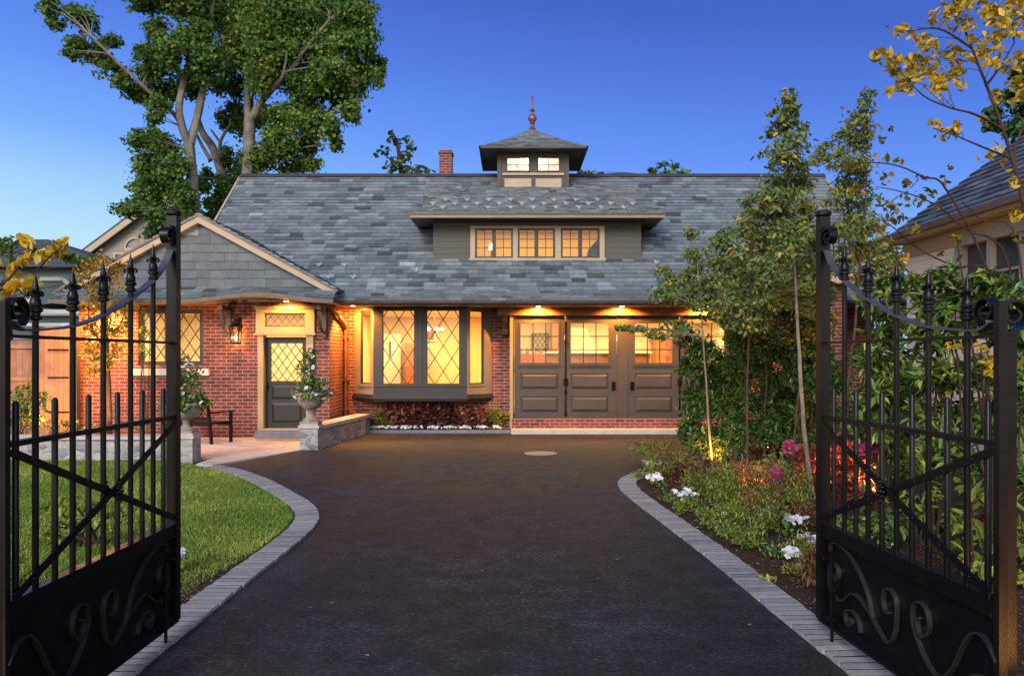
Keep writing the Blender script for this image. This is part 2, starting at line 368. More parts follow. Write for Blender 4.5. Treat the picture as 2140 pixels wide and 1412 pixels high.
def foliage(name, clumps, per_m2, size, material, seed, parent=None, aspect=.55, up=.5, out=.5, sub=7, spread=.42, droop=.3, tonebias=0, loc=None, sizevar=.35, radial=False):
    rng = np.random.default_rng(seed)
    C, cen, tn = clump_points(clumps, per_m2, rng, sub, spread)
    if parent is not None or loc is not None:
        ok = C[:,2] > .02; ax = clump_points.axis[ok]; C, cen, tn = C[ok], cen[ok], tn[ok]
    else: ax = clump_points.axis
    V = leaf_arrays(C, size, rng, aspect, up, out, cen, sizevar, droop, axis=ax if radial else None)
    return cloud_mesh(name, V, np.clip(tn+tonebias,0,1), material, parent, loc=loc)
def pc(px, py, Y, rx, ry, rd=None):
    k = Y/F; return (tuple(P(px,py,Y)), (rx*k, (rd if rd is not None else (rx+ry)/2)*k, ry*k))
def bez(p0, p1, p2, n=8):
    p0,p1,p2 = Vector(p0),Vector(p1),Vector(p2)
    return [p0*(1-t)**2+p1*2*t*(1-t)+p2*t*t for t in [i/(n-1) for i in range(n)]]
def smooth_path(pts, n=6):
    pts = [Vector(p) for p in pts]; q = [pts[0]*2-pts[1]]+pts+[pts[-1]*2-pts[-2]]; out = []
    for i in range(1, len(q)-2):
        for k in range(n):
            t = k/n; a,b,c,d = q[i-1],q[i],q[i+1],q[i+2]
            out.append(.5*((2*b)+(c-a)*t+(2*a-5*b+4*c-d)*t*t+(3*b-3*c+d-a)*t**3))
    out.append(pts[-1]); return out
def limb(mb, pts, r0, r1, n=8, rng=None, wob=.02):
    p = smooth_path(pts, 5); m = len(p)
    p = [v+Vector((rng.uniform(-1,1),rng.uniform(-1,1),0))*wob if rng and 0 < i < m-1 else v for i, v in enumerate(p)]
    mb.tube(p, [r0+(r1-r0)*(i/(m-1)) for i in range(m)], n, .5, .06 if rng else 0, rng); return p
def twigs(mb, path, clumps, r, rng, k=1):
    """a thin branch from the nearest lower point of the stem into each clump"""
    for c, rad in clumps:
        c = Vector(c)
        best = min(path, key=lambda q: (q-c).length + (max(0, q.z-c.z+.05)*2))
        for j in range(k):
            e = c+Vector((rng.uniform(-1,1)*rad[0], rng.uniform(-1,1)*rad[1], rng.uniform(-.3,1)*rad[2]))*.55
            mid = (best+e)*.5+Vector((rng.uniform(-.1,.1), rng.uniform(-.1,.1), .08*(e-best).length))
            mb.tube(bez(best, mid, e, 6), [r*(1-.13*i) for i in range(6)], 5)

def join_into(o, mb):
    base = origin_of(o.parent) if o.parent else origin_of(o)
    bm = bmesh.new(); bm.from_mesh(o.data); vs = [bm.verts.new(v-base) for v in mb.v]
    for f in mb.f: bm.faces.new([vs[i] for i in f])
    bm.to_mesh(o.data); bm.free()
# ------------------------------------------------------------------ slates
def clip_poly(poly, edges):
    for (a, b) in edges:                       # keep the left of a->b
        out = []
        for i in range(len(poly)):
            p, q = poly[i], poly[(i+1)%len(poly)]
            sp = (b[0]-a[0])*(p[1]-a[1])-(b[1]-a[1])*(p[0]-a[0]); sq = (b[0]-a[0])*(q[1]-a[1])-(b[1]-a[1])*(q[0]-a[0])
            if sp >= 0: out.append(p)
            if (sp >= 0) != (sq >= 0):
                t = sp/(sp-sq); out.append((p[0]+(q[0]-p[0])*t, p[1]+(q[1]-p[1])*t))
        poly = out
        if len(poly) < 3: return []
    return poly
def slates(mb, poly, udir, expo, wmin, wmax, seed, th=.012, fn=None, normal=None):
    """rows of separate slates over a convex planar polygon; udir runs along the courses"""
    rng = random.Random(seed)
    pts = [Vector(p) for p in poly]; u = Vector(udir).normalized()
    nrm = (pts[1]-pts[0]).cross(pts[2]-pts[0]).normalized()
    if normal is not None and nrm.dot(Vector(normal)) < 0: nrm = -nrm
    v = nrm.cross(u).normalized()
    if v.z < 0: v = -v
    o = pts[0]; q = [((p-o).dot(u), (p-o).dot(v)) for p in pts]
    area = sum(q[i][0]*q[(i+1)%len(q)][1]-q[(i+1)%len(q)][0]*q[i][1] for i in range(len(q)))
    if area < 0: q = q[::-1]
    edges = [(q[i], q[(i+1)%len(q)]) for i in range(len(q))]
    u0, u1 = min(a for a, b in q), max(a for a, b in q); v0, v1 = min(b for a, b in q), max(b for a, b in q)
    r = 0; vv = v0
    while vv < v1-.01:
        uu = u0-rng.uniform(0, wmax)
        while uu < u1:
            w = rng.uniform(wmin, wmax)
            dv = rng.uniform(-.006, .006)
            c = clip_poly([(uu+.002, vv+dv), (uu+w-.002, vv+dv), (uu+w-.002, vv+expo+.02), (uu+.002, vv+expo+.02)], edges)
            if len(c) >= 3:
                t = rng.choice([rng.gauss(.44,.17), rng.gauss(.45,.2), rng.gauss(.45,.2), rng.uniform(0,.97)]); t = min(1, max(0, t))
                lift = rng.uniform(.8, 1.5)*th
                top = []; bot = []
                for (a, b) in c:
                    h = lift*2*(1-(b-vv)/(expo+.02))+.002
                    p = o+u*a+v*b
                    if fn: p = fn(p)
                    top.append(p+nrm*h); bot.append(p-nrm*.004)
                k = len(c)
                mb.add(top+bot, [tuple(range(k))]+[(i,(i+1)%k,k+(i+1)%k,k+i) for i in range(k)], t)
            uu += w
        vv += expo; r += 1
    return mb
def sheet(mb, poly, d, tone=.5, fn=None):
    """solid underlay a little below a roof plane"""
    pts = [Vector(p) for p in poly]; n = (pts[1]-pts[0]).cross(pts[2]-pts[0]).normalized()
    if n.z < 0: n = -n
    mb.prism([p-n*.008 for p in pts], -n*d, tone); return mb

# ------------------------------------------------------------------ windows
def lattice(mb, u0, u1, z0, z1, du, dz, y, t=.014, uc=None, zc=None):
    uc = (u0+u1)/2 if uc is None else uc; zc = z0 if zc is None else zc
    m = dz/du; K = int((u1-u0)/du+(z1-z0)/dz)+3
    for s in (1, -1):
        for k in range(-K, K+1):
            zz = lambda u: zc+k*dz+s*m*(u-uc)
            pts = []
            for u in (u0, u1):
                if z0 <= zz(u) <= z1: pts.append((u, zz(u)))
            for z in (z0, z1):
                u = uc+(z-zc-k*dz)/(s*m)
                if u0 < u < u1: pts.append((u, z))
            if len(pts) >= 2:
                a, b = pts[0], pts[-1]
                if math.hypot(a[0]-b[0], a[1]-b[1]) > .03: mb.bar((a[0],y+.002*s,a[1]), (b[0],y+.002*s,b[1]), .012, t, (0,0,1))
def muntins(mb, u0, u1, z0, z1, nu, nz, y, t=.016):
    for i in range(1, nu): x = u0+(u1-u0)*i/nu; mb.box(x-t/2, x+t/2, y-.006, y+.006, z0, z1)
    for i in range(1, nz): z = z0+(z1-z0)*i/nz; mb.box(u0, u1, y-.004, y+.004, z-t/2, z+t/2)
def window(parent, Mx, u0, u1, z0, z1, fw, fmat, y0=-.02, y1=.07, lat=None, grid=None, name='window', lmat=None, t=.014):
    """window (frame) with pane and lattice or muntins below it; local x along the wall, y into it"""
    w = build(name, MB(Mx).ring(u0,u1,z0,z1,fw,y0,y1), fmat, parent)
    g0, g1, h0, h1 = u0+fw, u1-fw, z0+fw, z1-fw
    build('pane', MB(Mx).box(g0,g1,y0+.05,y0+.056,h0,h1), M['glass'], w)
    b = MB(Mx)
    if lat: lattice(b, g0,g1,h0,h1, lat[0], lat[1], y0+.04, t)
    if grid: muntins(b, g0,g1,h0,h1, grid[0], grid[1], y0+.04, t)
    if b.v: build('lattice' if lat else 'glazing_bars', b, lmat or fmat, w)
    return w
def TY(y, x=0): return Matrix.Translation((x, y, 0))
def wall_holes(mb, x0, x1, z0, z1, y, th, holes):
    xs = sorted({x0,x1,*[a for h in holes for a in h[:2] if x0 < a < x1]}); zs = sorted({z0,z1,*[a for h in holes for a in h[2:] if z0 < a < z1]})
    for i in range(len(xs)-1):
        for j in range(len(zs)-1):
            cx, cz = (xs[i]+xs[i+1])/2, (zs[j]+zs[j+1])/2
            if any(h[0] < cx < h[1] and h[2] < cz < h[3] for h in holes): continue
            for yy in (y, y+th): mb.add([(xs[i],yy,zs[j]),(xs[i+1],yy,zs[j]),(xs[i+1],yy,zs[j+1]),(xs[i],yy,zs[j+1])], [(0,1,2,3)])
    for (a,b,c,d) in list(holes)+[(x0,x1,z0,z1)]:
        for q in ([(a,y,c),(b,y,c),(b,y+th,c),(a,y+th,c)], [(a,y,d),(b,y,d),(b,y+th,d),(a,y+th,d)], [(a,y,c),(a,y+th,c),(a,y+th,d),(a,y,d)], [(b,y,c),(b,y+th,c),(b,y+th,d),(b,y,d)]):
            mb.add(q, [(0,1,2,3)])
    return mb
def room(parent, x0,x1,y0,y1,z0,z1, wm, fm=None):
    """inside faces of a room, open to the front wall"""
    b = MB(); b.add([(x0,y1,z0),(x1,y1,z0),(x1,y1,z1),(x0,y1,z1)],[(0,1,2,3)]); b.add([(x0,y0,z0),(x0,y1,z0),(x0,y1,z1),(x0,y0,z1)],[(0,1,2,3)])
    b.add([(x1,y0,z0),(x1,y1,z0),(x1,y1,z1),(x1,y0,z1)],[(0,1,2,3)]); b.add([(x0,y0,z1),(x1,y0,z1),(x1,y1,z1),(x0,y1,z1)],[(0,1,2,3)])
    o = build('room_wall', b, wm, parent, fix=False)
    build('room_floor', MB().add([(x0,y0,z0),(x1,y0,z0),(x1,y1,z0),(x0,y1,z0)],[(0,1,2,3)]), fm or M['floor_wood'], parent, fix=False)
    return o
WARM = (1, .62, .25)
def light(kind, loc, power, color=WARM, size=.1, rot=None, spot=None, blend=.6, name='warm_light', sx=None):
    d = bpy.data.lights.new(name, kind); d.energy = power; d.color = color
    if kind == 'AREA':
        d.size = size
        if sx: d.shape = 'RECTANGLE'; d.size = sx; d.size_y = size
    else: d.shadow_soft_size = size
    if kind == 'SPOT': d.spot_size = R(spot); d.spot_blend = blend
    o = bpy.data.objects.new(name, d); o.location = loc
    if rot: o.rotation_euler = rot
    COL.objects.link(o); return o
def aim(o, target):
    o.rotation_euler = (Vector(target)-o.location).to_track_quat('-Z','Y').to_euler(); return o
# ================================================================== ground
kerbL_px = [(455,974),(500,982),(560,1003),(612,1030),(650,1053),(667,1078),(655,1105),(605,1150),(520,1217),(440,1282),(350,1354),(282,1412)]
kerbR_px = [(1352,988),(1318,992),(1296,1003),(1293,1017),(1318,1043),(1390,1098),(1480,1168),(1600,1268),(1700,1350),(1776,1412)]
kL = smooth_path([G(*p) for p in kerbL_px]+[Vector((-2.04,2.6,0)), Vector((-2.1,0.8,0)), Vector((-2.6,-1.2,0)), Vector((-4,-3,0))], 6)
kR = smooth_path([G(*p) for p in kerbR_px]+[Vector((1.88,2.6,0)), Vector((1.95,0.8,0)), Vector((2.5,-1.2,0)), Vector((4,-3,0))], 6)
def offset(path, d):
    out = []
    for i, p in enumerate(path):
        t = (path[min(i+1,len(path)-1)]-path[max(i-1,0)]); t.z = 0; t.normalize()
        out.append(p+Vector((-t.y, t.x, 0))*d)
    return out
kLin = offset(kL, -.25)   # lawn side (the path runs towards the camera, its right is west)
kRin = offset(kR, .25)
def flat(name, pts, z, material, kind='structure'):
    from mathutils.geometry import tessellate_polygon
    q = [(p[0],p[1]) for p in pts]
    if sum(q[i][0]*q[(i+1)%len(q)][1]-q[(i+1)%len(q)][0]*q[i][1] for i in range(len(q))) < 0: q = q[::-1]
    vs = [Vector((x,y,z)) for x,y in q]; fs = []
    for t in tessellate_polygon([vs]):
        a, b_, c = (vs[i] for i in t); k = (b_-a).cross(c-a).z
        if abs(k) > 1e-9: fs.append(t if k > 0 else t[::-1])
    me = bpy.data.meshes.new(name); me.from_pydata([tuple(v) for v in vs], [], [tuple(f) for f in fs]); me.materials.append(material)
    o = bpy.data.objects.new(name, me); link(o); struct(o, kind); return o
flat('ground', [(-400,-120),(400,-120),(400,500),(-400,500)], -.03, M['soil'])
patio_edge = [G(455,974), G(632,941), Vector((-3.98,15.0,0))]
drive = [tuple(p) for p in kL] + [(-4.5,-3.2,0),(-9,-4.5,0),(-9,-14,0),(9,-14,0),(9,-4.5,0),(4.6,-3.2,0)] + [tuple(p) for p in reversed(kR)] + [(3.2,12.4,0),(5.2,13.2,0),(7.2,13.6,0),(9.2,15.5,0),(9.2,18.05,0),(-.02,18.05,0),(-.02,18.3,0),(-3.3,18.3,0),(-3.62,15.0,0),(-3.98,15.0,0)]
flat('driveway', drive, 0, M['asphalt'])
lawn = [tuple(p) for p in kLin if p.y > -1] + [(-14,-1,0),(-14,13.5,0),(-5.7,13.5,0),(-5.4,13.0,0)]
flat('lawn', lawn, -.004, M['turf'])
bedR = [tuple(p) for p in kRin if p.y > -1] [::-1] + [(3.2,12.4,0),(5.2,13.2,0),(7.2,13.6,0),(8.2,13.6,0),(8.2,-1,0)]
flat('flower_bed', bedR, -.002, M['mulch'])
flat('flower_bed', [(-3.45,18.36),(-.06,18.36),(-.06,18.76),(-3.45,18.76)], .06, M['mulch'])
flat('planting_strip', [(-13.5,13.6),(-9.0,13.6),(-9.0,14.2),(-9.0,17.3),(-13.5,17.3)], .004, M['mulch'])
# mulch strip between kerb and lawn on the left, near the gate
mp_ = [p for p in kLin if 3.2 < p.y < 7.2]
flat('mulch_strip', [tuple(p) for p in mp_]+[tuple(p+Vector((-.45-.1*math.sin(p.y*3),0,0))) for p in reversed(mp_)], .003, M['mulch'])

M['joint'] = painted('joint_sand', (.02,.018,.018), .95, .3, 20, .1)
def paver_row(name, path, d, z=.022):
    rng = random.Random(7); b = MB()
    S = [0]
    for i in range(1, len(path)): S.append(S[-1]+(path[i]-path[i-1]).length)
    s = 0; j = 0
    while s < S[-1]-.12:
        def at(x):
            i = max(k for k in range(len(S)) if S[k] <= x); i = min(i, len(path)-2)
            return path[i].lerp(path[i+1], (x-S[i])/max(1e-6, S[i+1]-S[i]))
        a, c = at(s+.008), at(s+.084); t = (c-a).normalized(); n = Vector((-t.y,t.x,0))*d
        n2 = n*(1+rng.uniform(-.02,.02)); e = n*rng.uniform(-.02,.02)
        dz = rng.uniform(-.0004,.0006); q = [a+e, c+e, c+e+n2, a+e+n2]
        cc = sum(q, Vector())/4
        top = [Vector((v.x,v.y,z+dz)) for v in [cc+(v-cc)*.985 for v in q]]; mid = [Vector((v.x,v.y,z-.003+dz)) for v in q]; lo = [Vector((v.x,v.y,-.03)) for v in q]
        b.add(top+mid+lo, [(0,1,2,3)]+[(i,(i+1)%4,4+(i+1)%4,4+i) for i in range(4)]+[(4+i,4+(i+1)%4,8+(i+1)%4,8+i) for i in range(4)], min(1,max(0,rng.gauss(.45,.25))))
        s += .092
    jb = MB()
    for i in range(len(path)-1):
        t0 = (path[min(i+1,len(path)-1)]-path[max(i-1,0)]).normalized(); t1 = (path[min(i+2,len(path)-1)]-path[i]).normalized()
        n0, n1 = Vector((-t0.y,t0.x,0))*d, Vector((-t1.y,t1.x,0))*d
        q = [path[i]+n0*.02, path[i+1]+n1*.02, path[i+1]+n1*.98, path[i]+n0*.98]; jb.add([Vector((v.x,v.y,z-.0015)) for v in q], [(0,1,2,3)])
    struct(build('joint_sand', jb, M['joint'], fix=False))
    return struct(build(name, b, M['paver']))
paver_row('kerb', kL, -.25); paver_row('kerb', kR, .25)
# patio of large flags, its edge course beside the driveway
def patio():
    b = MB(); rng = random.Random(3)
    edges_poly = [(-9.2,13.75),(-5.25,13.75),(-5.2,13.0),(-4.88,12.86),(-3.98,15.0),(-3.98,17.3),(-9.2,17.3)]
    # convex pieces
    for poly in ([(-5.2,13.0),(-4.88,12.86),(-3.98,15.0),(-5.2,15.0)], [(-9.2,13.75),(-5.2,13.75),(-5.2,15.0),(-9.2,15.0)], [(-9.2,15.0),(-3.98,15.0),(-3.98,17.3),(-9.2,17.3)]):
        E = [(poly[i], poly[(i+1)%len(poly)]) for i in range(len(poly))]
        y = 12.8
        row = 0
        while y < 17.4:
            x = -9.4+(row%2)*.4
            while x < -3.8:
                w = rng.choice([.6,.9,.75]); c = clip_poly([(x+.004,y+.004),(x+w-.004,y+.004),(x+w-.004,y+.596),(x+.004,y+.596)], E)
                if len(c) >= 3: b.prism([(p[0],p[1],-.03) for p in c], (0,0,.035), rng.random())
                x += w
            y += .6; row += 1
    return struct(build('patio', b, M['patio']))
patio()
struct(build('garage_apron', MB().box(-.02,5.4,18.06,18.62,-.02,.10), M['concrete']))
struct(build('bed_kerb', MB().box(-3.4,-.03,18.27,18.36,-.02,.075), M['bluestone']))

# ================================================================== the brick house
YE, YW = 17.3, 18.75
house = thing('brick_house', (0,18.75,0), 'long brick carriage house with slate roof, lit diamond windows and a small cupola', 'house')
WX0, WX1 = X_(165,YE), -4.0           # entry wing
# --- walls
wu0, wu1, wz0, wz1 = X_(289,YE), X_(424,YE), Z_(763,YE), Z_(646,YE)
dx0, dx1 = X_(552,YE), X_(641,YE)
wb = MB()
wall_holes(wb, WX0, WX1, -.03, 3.05, YE, .22, [(wu0,wu1,wz0,wz1), (dx0-.02,dx1+.02,.16,Z_(650,YE))])
wall_holes(wb, -4.0, -.02, -.03, 3.05, YW, .22, [(-3.6,-.64,.85,2.92)])
wall_holes(wb, -.02, 8.6, .28, 3.05, YW, .22, [(.02,5.22,.40,2.74)])
wb.box(-4.2,-4.0,YE+.22,YW,-.03,3.05); wb.box(WX0,WX0+.22,YE+.22,25.5,-.03,3.2)
wb.box(8.38,8.6,YW+.22,25.7,-.03,3.2); wb.box(WX0,8.6,25.7,25.92,-.03,3.2)
wb.prism([(-7.25,17.9,3.1),(-7.25,25.8,3.1),(-7.25,21.8,6.6)], (.2,0,0)); wb.prism([(8.4,17.9,3.1),(8.4,25.8,3.1),(8.4,21.8,6.6)], (.2,0,0))
build('wall', wb, M['brick'], house)
build('plinth', MB().box(.0,5.3,18.5,18.74,.09,.33), M['brick'], house)
build('corner_trim', MB().box(-.05,.02,18.56,18.745,.1,2.78), M['cream_trim'], house)

M['taupe_trim'] = painted('taupe_paint', (.23,.185,.135), .5, .15, 3)
# --- main roof
def zr(y): return 3.25+.87*(y-17.75)
RY, RZ = 21.8, zr(21.8); XL, XR = -7.5, 8.62
e0, e1 = (17.2, 2.985), (17.75, 3.25)
rf = MB()
slates(rf, [(XL,e0[0],e0[1]),(XR,e0[0],e0[1]),(XR,e1[0],e1[1]),(XL,e1[0],e1[1])], (1,0,0), .15, .22, .42, 1)
DX0, DX1 = -1.84, 3.03; DY0, DY1 = X_(0,1)*0+18.70, 20.9
def rp(x, y): return (x, y, zr(y))
for k, (a, b_, y0, y1) in enumerate([(XL,XR,17.75,DY0),(XL,DX0,DY0,DY1),(DX1,XR,DY0,DY1),(XL,XR,DY1,RY)]):
    slates(rf, [rp(a,y0),rp(b_,y0),rp(b_,y1),rp(a,y1)], (1,0,0), .162, .22, .44, 10+k)
    sheet(rf, [rp(a,y0),rp(b_,y0),rp(b_,y1),rp(a,y1)], .05, .2)
sheet(rf, [(XL,e0[0],e0[1]),(XR,e0[0],e0[1]),(XR,e1[0],e1[1]),(XL,e1[0],e1[1])], .03, .2)
bp = [(XL,RY,RZ),(XR,RY,RZ),(XR,26.4,zr(21.8)-.87*4.6),(XL,26.4,zr(21.8)-.87*4.6)]
slates(rf, bp, (1,0,0), .2, .3, .5, 30, normal=(0,1,1)); sheet(rf, bp, .05, .2)
roof = build('roof', rf, M['slate'], house, fix=False)
rg = MB(); rg.prism([(XL,RY-.14,RZ-.06),(XL,RY,RZ+.055),(XL,RY+.14,RZ-.06)], (XR-XL,0,0)); build('ridge_cap', rg, M['gutter'], roof)
for x in (XL, XR):
    rk = MB(); rk.bar((x,17.3,2.93),(x,RY,RZ-.10),.05,.17); rk.bar((x,26.3,2.83),(x,RY,RZ-.10),.05,.17)
    build('rake_board', rk, M['tan_trim'], roof)
# eaves: gutter, soffit, beam over the doors
gt = MB()
prof = [(0,0),(-.03,.0),(-.10,.05),(-.11,.10),(-.09,.10),(0,.08)]
gt.prism([(-3.75,17.24+a,2.885+b) for a,b in prof], (XR+3.75,0,0)); build('gutter', gt, M['gutter'], house)
build('soffit', MB().box(-4.0,XR,17.24,YW-.002,2.925,2.945), M['soffit'], house)
build('beam', MB().box(-.35,5.5,18.46,18.70,2.74,2.92), M['wood_beam'], house)
for x in (-.17, 5.42):
    b = MB(); b.prism([(x-.07,18.70,2.745),(x-.07,18.38,2.745),(x-.07,18.42,2.60),(x-.07,18.55,2.42),(x-.07,18.60,2.30),(x-.07,18.70,2.26)], (.14,0,0)); build('bracket', b, M['bronze_trim'], house)

# --- snow guards
def guard(p, parent, s=.088):
    p = Vector(p); n = Vector((0,-.656,.755)); v = Vector((0,.755,.656)); u = Vector((1,0,0))
    b = MB(); b.bar(p+n*.03, p+n*.03+v*.16, .02, .006, n)
    b.add([p+n*.02, p+n*(.02+s)+u*s+v*.03, p+n*(.03+s*.7)+v*.012, p+n*(.02+s)-u*s+v*.03, p+n*.05+v*.012], [(0,1,2),(0,2,3),(1,4,2),(2,4,3)])
    return build('snow_guard', b, MG, parent, fix=False)
MG = painted('dull_steel', (.55,.56,.58), .4, .2, 5, .5, .2)
for row, y in enumerate((18.05, 18.42)):
    for i, px in enumerate((640,690,742) if row == 0 else (662,716)): guard((X_(px,18.2), y, zr(y)+.02), roof)
for px, y in ((870,18.25),(1375,18.5),(1400,18.2)): guard((X_(px,18.3), y, zr(y)+.02), roof)

# --- entry wing: gable of slates, pent roof with a lifted eave
GY = 17.0; AX, AZ = -6.70, 4.80
gl, gr_ = (-9.75, 3.15), (-3.78, 3.21)
sl = (AZ-gr_[1])/(gr_[0]-AX)
gb = MB(); tri = [(-9.3,GY,3.27),(-3.95,GY,3.27),(AX,GY,4.70)]
slates(gb, tri, (1,0,0), .185, .24, .36, 41, .008, normal=(0,-1,0)); gb.prism([(a,GY+.01,c) for a,b,c in tri], (0,.25,0), .4)
build('gable', gb, M['slate_grey'], house, fix=False)
def eave_lift(x): 
    t = (x-(-5.35))/1.65
    return .14*math.cos(t*math.pi/2)**2 if abs(t) < 1 else 0
PY = 16.58; PZ = 2.975
def pent(p):
    k = max(0, min(1, (GY-p.y)/(GY-PY))); return Vector((p.x, p.y, p.z+eave_lift(p.x)*k))
pb = MB(); pq = [(-9.7,PY,PZ),(-3.75,PY,PZ),(-3.75,GY,3.275),(-9.7,GY,3.275)]
slates(pb, pq, (1,0,0), .13, .22, .4, 42, .011, fn=pent)
n_ = 40
for i in range(n_):
    xa, xb = -9.7+i*5.95/n_, -9.7+(i+1)*5.95/n_
    pb.prism([pent(Vector((x,y,z)))-Vector((0,0,.012)) for x,y,z in ((xa,PY,PZ),(xb,PY,PZ),(xb,GY,3.275),(xa,GY,3.275))], (0,0,-.03), .2)
pentroof = build('pent_roof', pb, M['slate'], house, fix=False)
gp = []
for i in range(n_+1):
    x = -9.72+i*5.97/n_; gp.append(Vector((x, PY-.03, PZ-.045+eave_lift(x))))
g2 = MB(); g2.band(gp, (0,1,0), .07, .085); build('gutter', g2, M['gutter'], house)
sf = MB()
for i in range(n_):
    a, b = gp[i], gp[i+1]; d = Vector((0,0,.035)); sf.prism([a-d+Vector((0,.03,0)), b-d+Vector((0,.03,0)), Vector((b.x,YE-.003,b.z-.03)), Vector((a.x,YE-.003,a.z-.03))], (0,0,.02))
build('soffit', sf, M['soffit'], house)
# wing roof slopes
wr = MB()
for sgn, end in ((1,gr_),(-1,gl)):
    q = [(AX,16.86,AZ+.02),(AX,21.2,AZ+.02),(end[0],21.2,end[1]+.02),(end[0],16.86,end[1]+.02)]
    slates(wr, q, (0,1,0), .17, .24, .42, 50+sgn, normal=(sgn*.5,0,1)); sheet(wr, q, .05, .2)
build('wing_roof', wr, M['slate'], house, fix=False)
rb = MB()
for end in (gl, gr_):
    a, b = Vector((AX,16.84,AZ-.02)), Vector((end[0],16.84,end[1]-.02)); dn = Vector((0,0,-.155))
    rb.prism([a, b, b+dn*.9, a+dn], (0,.16,0))
build('rake_board', rb, M['tan_trim'], house)
re_ = MB()
for end in (gl, gr_):
    a, b = Vector((AX,16.815,AZ+.015)), Vector((end[0]+(.06 if end[0]>AX else -.06),16.815,end[1]-.02)); dn = Vector((0,0,-.045))
    re_.prism([a, b, b+dn, a+dn], (0,.04,0))
build('drip_edge', re_, M['gutter'], house)

# --- entry window, sill
win = build('window', MB(TY(YE)).ring(wu0,wu1,wz0,wz1,.06,.03,.16), M['dark_trim'], house)
wm_ = (wu0+wu1)/2
b = MB(TY(YE)).box(wm_-.12,wm_+.12,.04,.15,wz0+.06,wz1-.06); build('mullion', b, M['dark_trim'], win)
for a, c in ((wu0+.06,wm_-.12),(wm_+.12,wu1-.06)):
    s = MB(TY(YE)).ring(a,c,wz0+.06,wz1-.06,.03,.05,.12); build('sash', s, M['dark_trim'], win)
    build('pane', MB(TY(YE)).box(a+.03,c-.03,.09,.095,wz0+.09,wz1-.09), M['glass'], win)
    l = MB(TY(YE)); lattice(l, a+.03,c-.03,wz0+.09,wz1-.09,.27,.40,.075,.020); build('lattice', l, M['dark_trim'], win)
build('window_sill', MB().box(X_(277,YE),X_(438,YE),YE-.07,YE+.1,Z_(784,YE),Z_(770,YE)), M['sill_stone'], house)

# --- front door with surround, transom, step
df = MB(TY(YE))
fx0, fx1 = X_(540,YE), X_(656,YE)
zt, zh = Z_(641,YE), Z_(700,YE)
tx0, tx1, tz0, tz1 = X_(556,YE), X_(638,YE), Z_(681,YE), Z_(656,YE)
df.box(fx0,dx0,-.06,.20,.0,zh); df.box(dx1,fx1,-.06,.20,.0,zh)
df.box(fx0-.03,fx1+.03,-.09,.20,zh,tz0-.02); df.box(fx0-.03,fx1+.03,-.09,.20,tz1+.02,zt)
df.box(fx0-.03,tx0-.02,-.09,.20,tz0-.02,tz1+.02); df.box(tx1+.02,fx1+.03,-.09,.20,tz0-.02,tz1+.02)
df.box(fx0-.06,fx1+.06,-.12,-.09,zh-.0,zh+.045); df.box(fx0-.05,fx1+.05,-.115,-.09,zt-.05,zt)
build('door_surround', df, M['cream_trim'], house)
tr = build('transom', MB(TY(YE)).ring(tx0-.02,tx1+.02,tz0-.02,tz1+.02,.025,.0,.06), M['dark_trim'], house)
build('pane', MB(TY(YE)).box(tx0,tx1,.04,.045,tz0,tz1), M['glass'], tr)
b = MB(TY(YE)); lattice(b,tx0,tx1,tz0,tz1,.17,.20,.03,.006); build('lattice', b, M['bronze_trim'], tr)
Dz0, Dz1 = .20, Z_(704,YE); gx0, gx1, gz0, gz1 = dx0+.12, dx1-.12, Z_(796,YE), Z_(717,YE)
d = MB(TY(YE)); d.box(dx0,gx0,.10,.15,Dz0,Dz1); d.box(gx1,dx1,.10,.15,Dz0,Dz1); d.box(gx0,gx1,.10,.15,gz1,Dz1); d.box(gx0,gx1,.11,.15,Dz0,gz0)
door = build('front_door', d, M['door_green'], house)
for a, c in ((gz0-.10-.30,gz0-.09),(Dz0+.12,gz0-.48)):
    build('panel', MB(TY(YE)).cham(gx0+.02,gx1-.02,.085,.11,a,c,.05), M['door_green'], door)
r_ = MB(TY(YE)); r_.box(gx0-.01,gx1+.01,.09,.11,gz0-.07,gz0-.01); build('rail', r_, M['door_green'], door)
build('pane', MB(TY(YE)).box(gx0,gx1,.125,.13,gz0,gz1), M['glass'], door)
b = MB(TY(YE)); lattice(b,gx0,gx1,gz0,gz1,.19,.265,.112,.015); build('lattice', b, M['dark_trim'], door)
b = MB(); b.ball((dx0+.055,YE+.06,1.12),.028); b.bar((dx0+.055,YE+.06,1.12),(dx0+.055,YE+.11,1.12),.02,.02); b.box(dx0+.035,dx0+.075,YE+.092,YE+.10,1.02,1.22); build('handle', b, M['black_iron'], door, smooth=True)
build('threshold', MB().box(dx0-.04,dx1+.04,YE-.07,YE+.2,.165,.20), M['tan_trim'], house)
b = MB(); b.box(X_(543,YE),X_(642,YE),YE-.36,YE-.002,.005,.16,.4); build('door_step', b, M['bluestone'], house)
# knee brackets under the eave
for px in (470, 672):
    x = X_(px, 17.0); b = MB(); b.box(x-.05,x+.05,YE-.09,YE-.002,2.2,2.86); b.box(x-.05,x+.05,YE-.6,YE-.09,2.77,2.86)
    arc = [Vector((x, YE-.07-.44*math.sin(a), 2.74-.42*math.cos(a)+.0)) for a in [i*math.pi/16 for i in range(9)]]
    b.band(arc, (1,0,0), .07, .055); build('bracket', b, M['bronze_trim'], house)

# --- downspout at the inner corner
dp = MB(); x = -3.91
dp.tube(smooth_path([(x,17.22,2.90),(x,17.3,2.8),(x-.02,18.2,2.62),(x-.02,18.62,2.45),(x-.02,18.66,2.2),(x-.02,18.66,.12)],4), .045, 10)
for z in (2.2,1.2,.5): dp.box(x-.085,x+.045,18.61,18.74,z,z+.03)
build('downspout', dp, M['copper'], house, smooth=True)

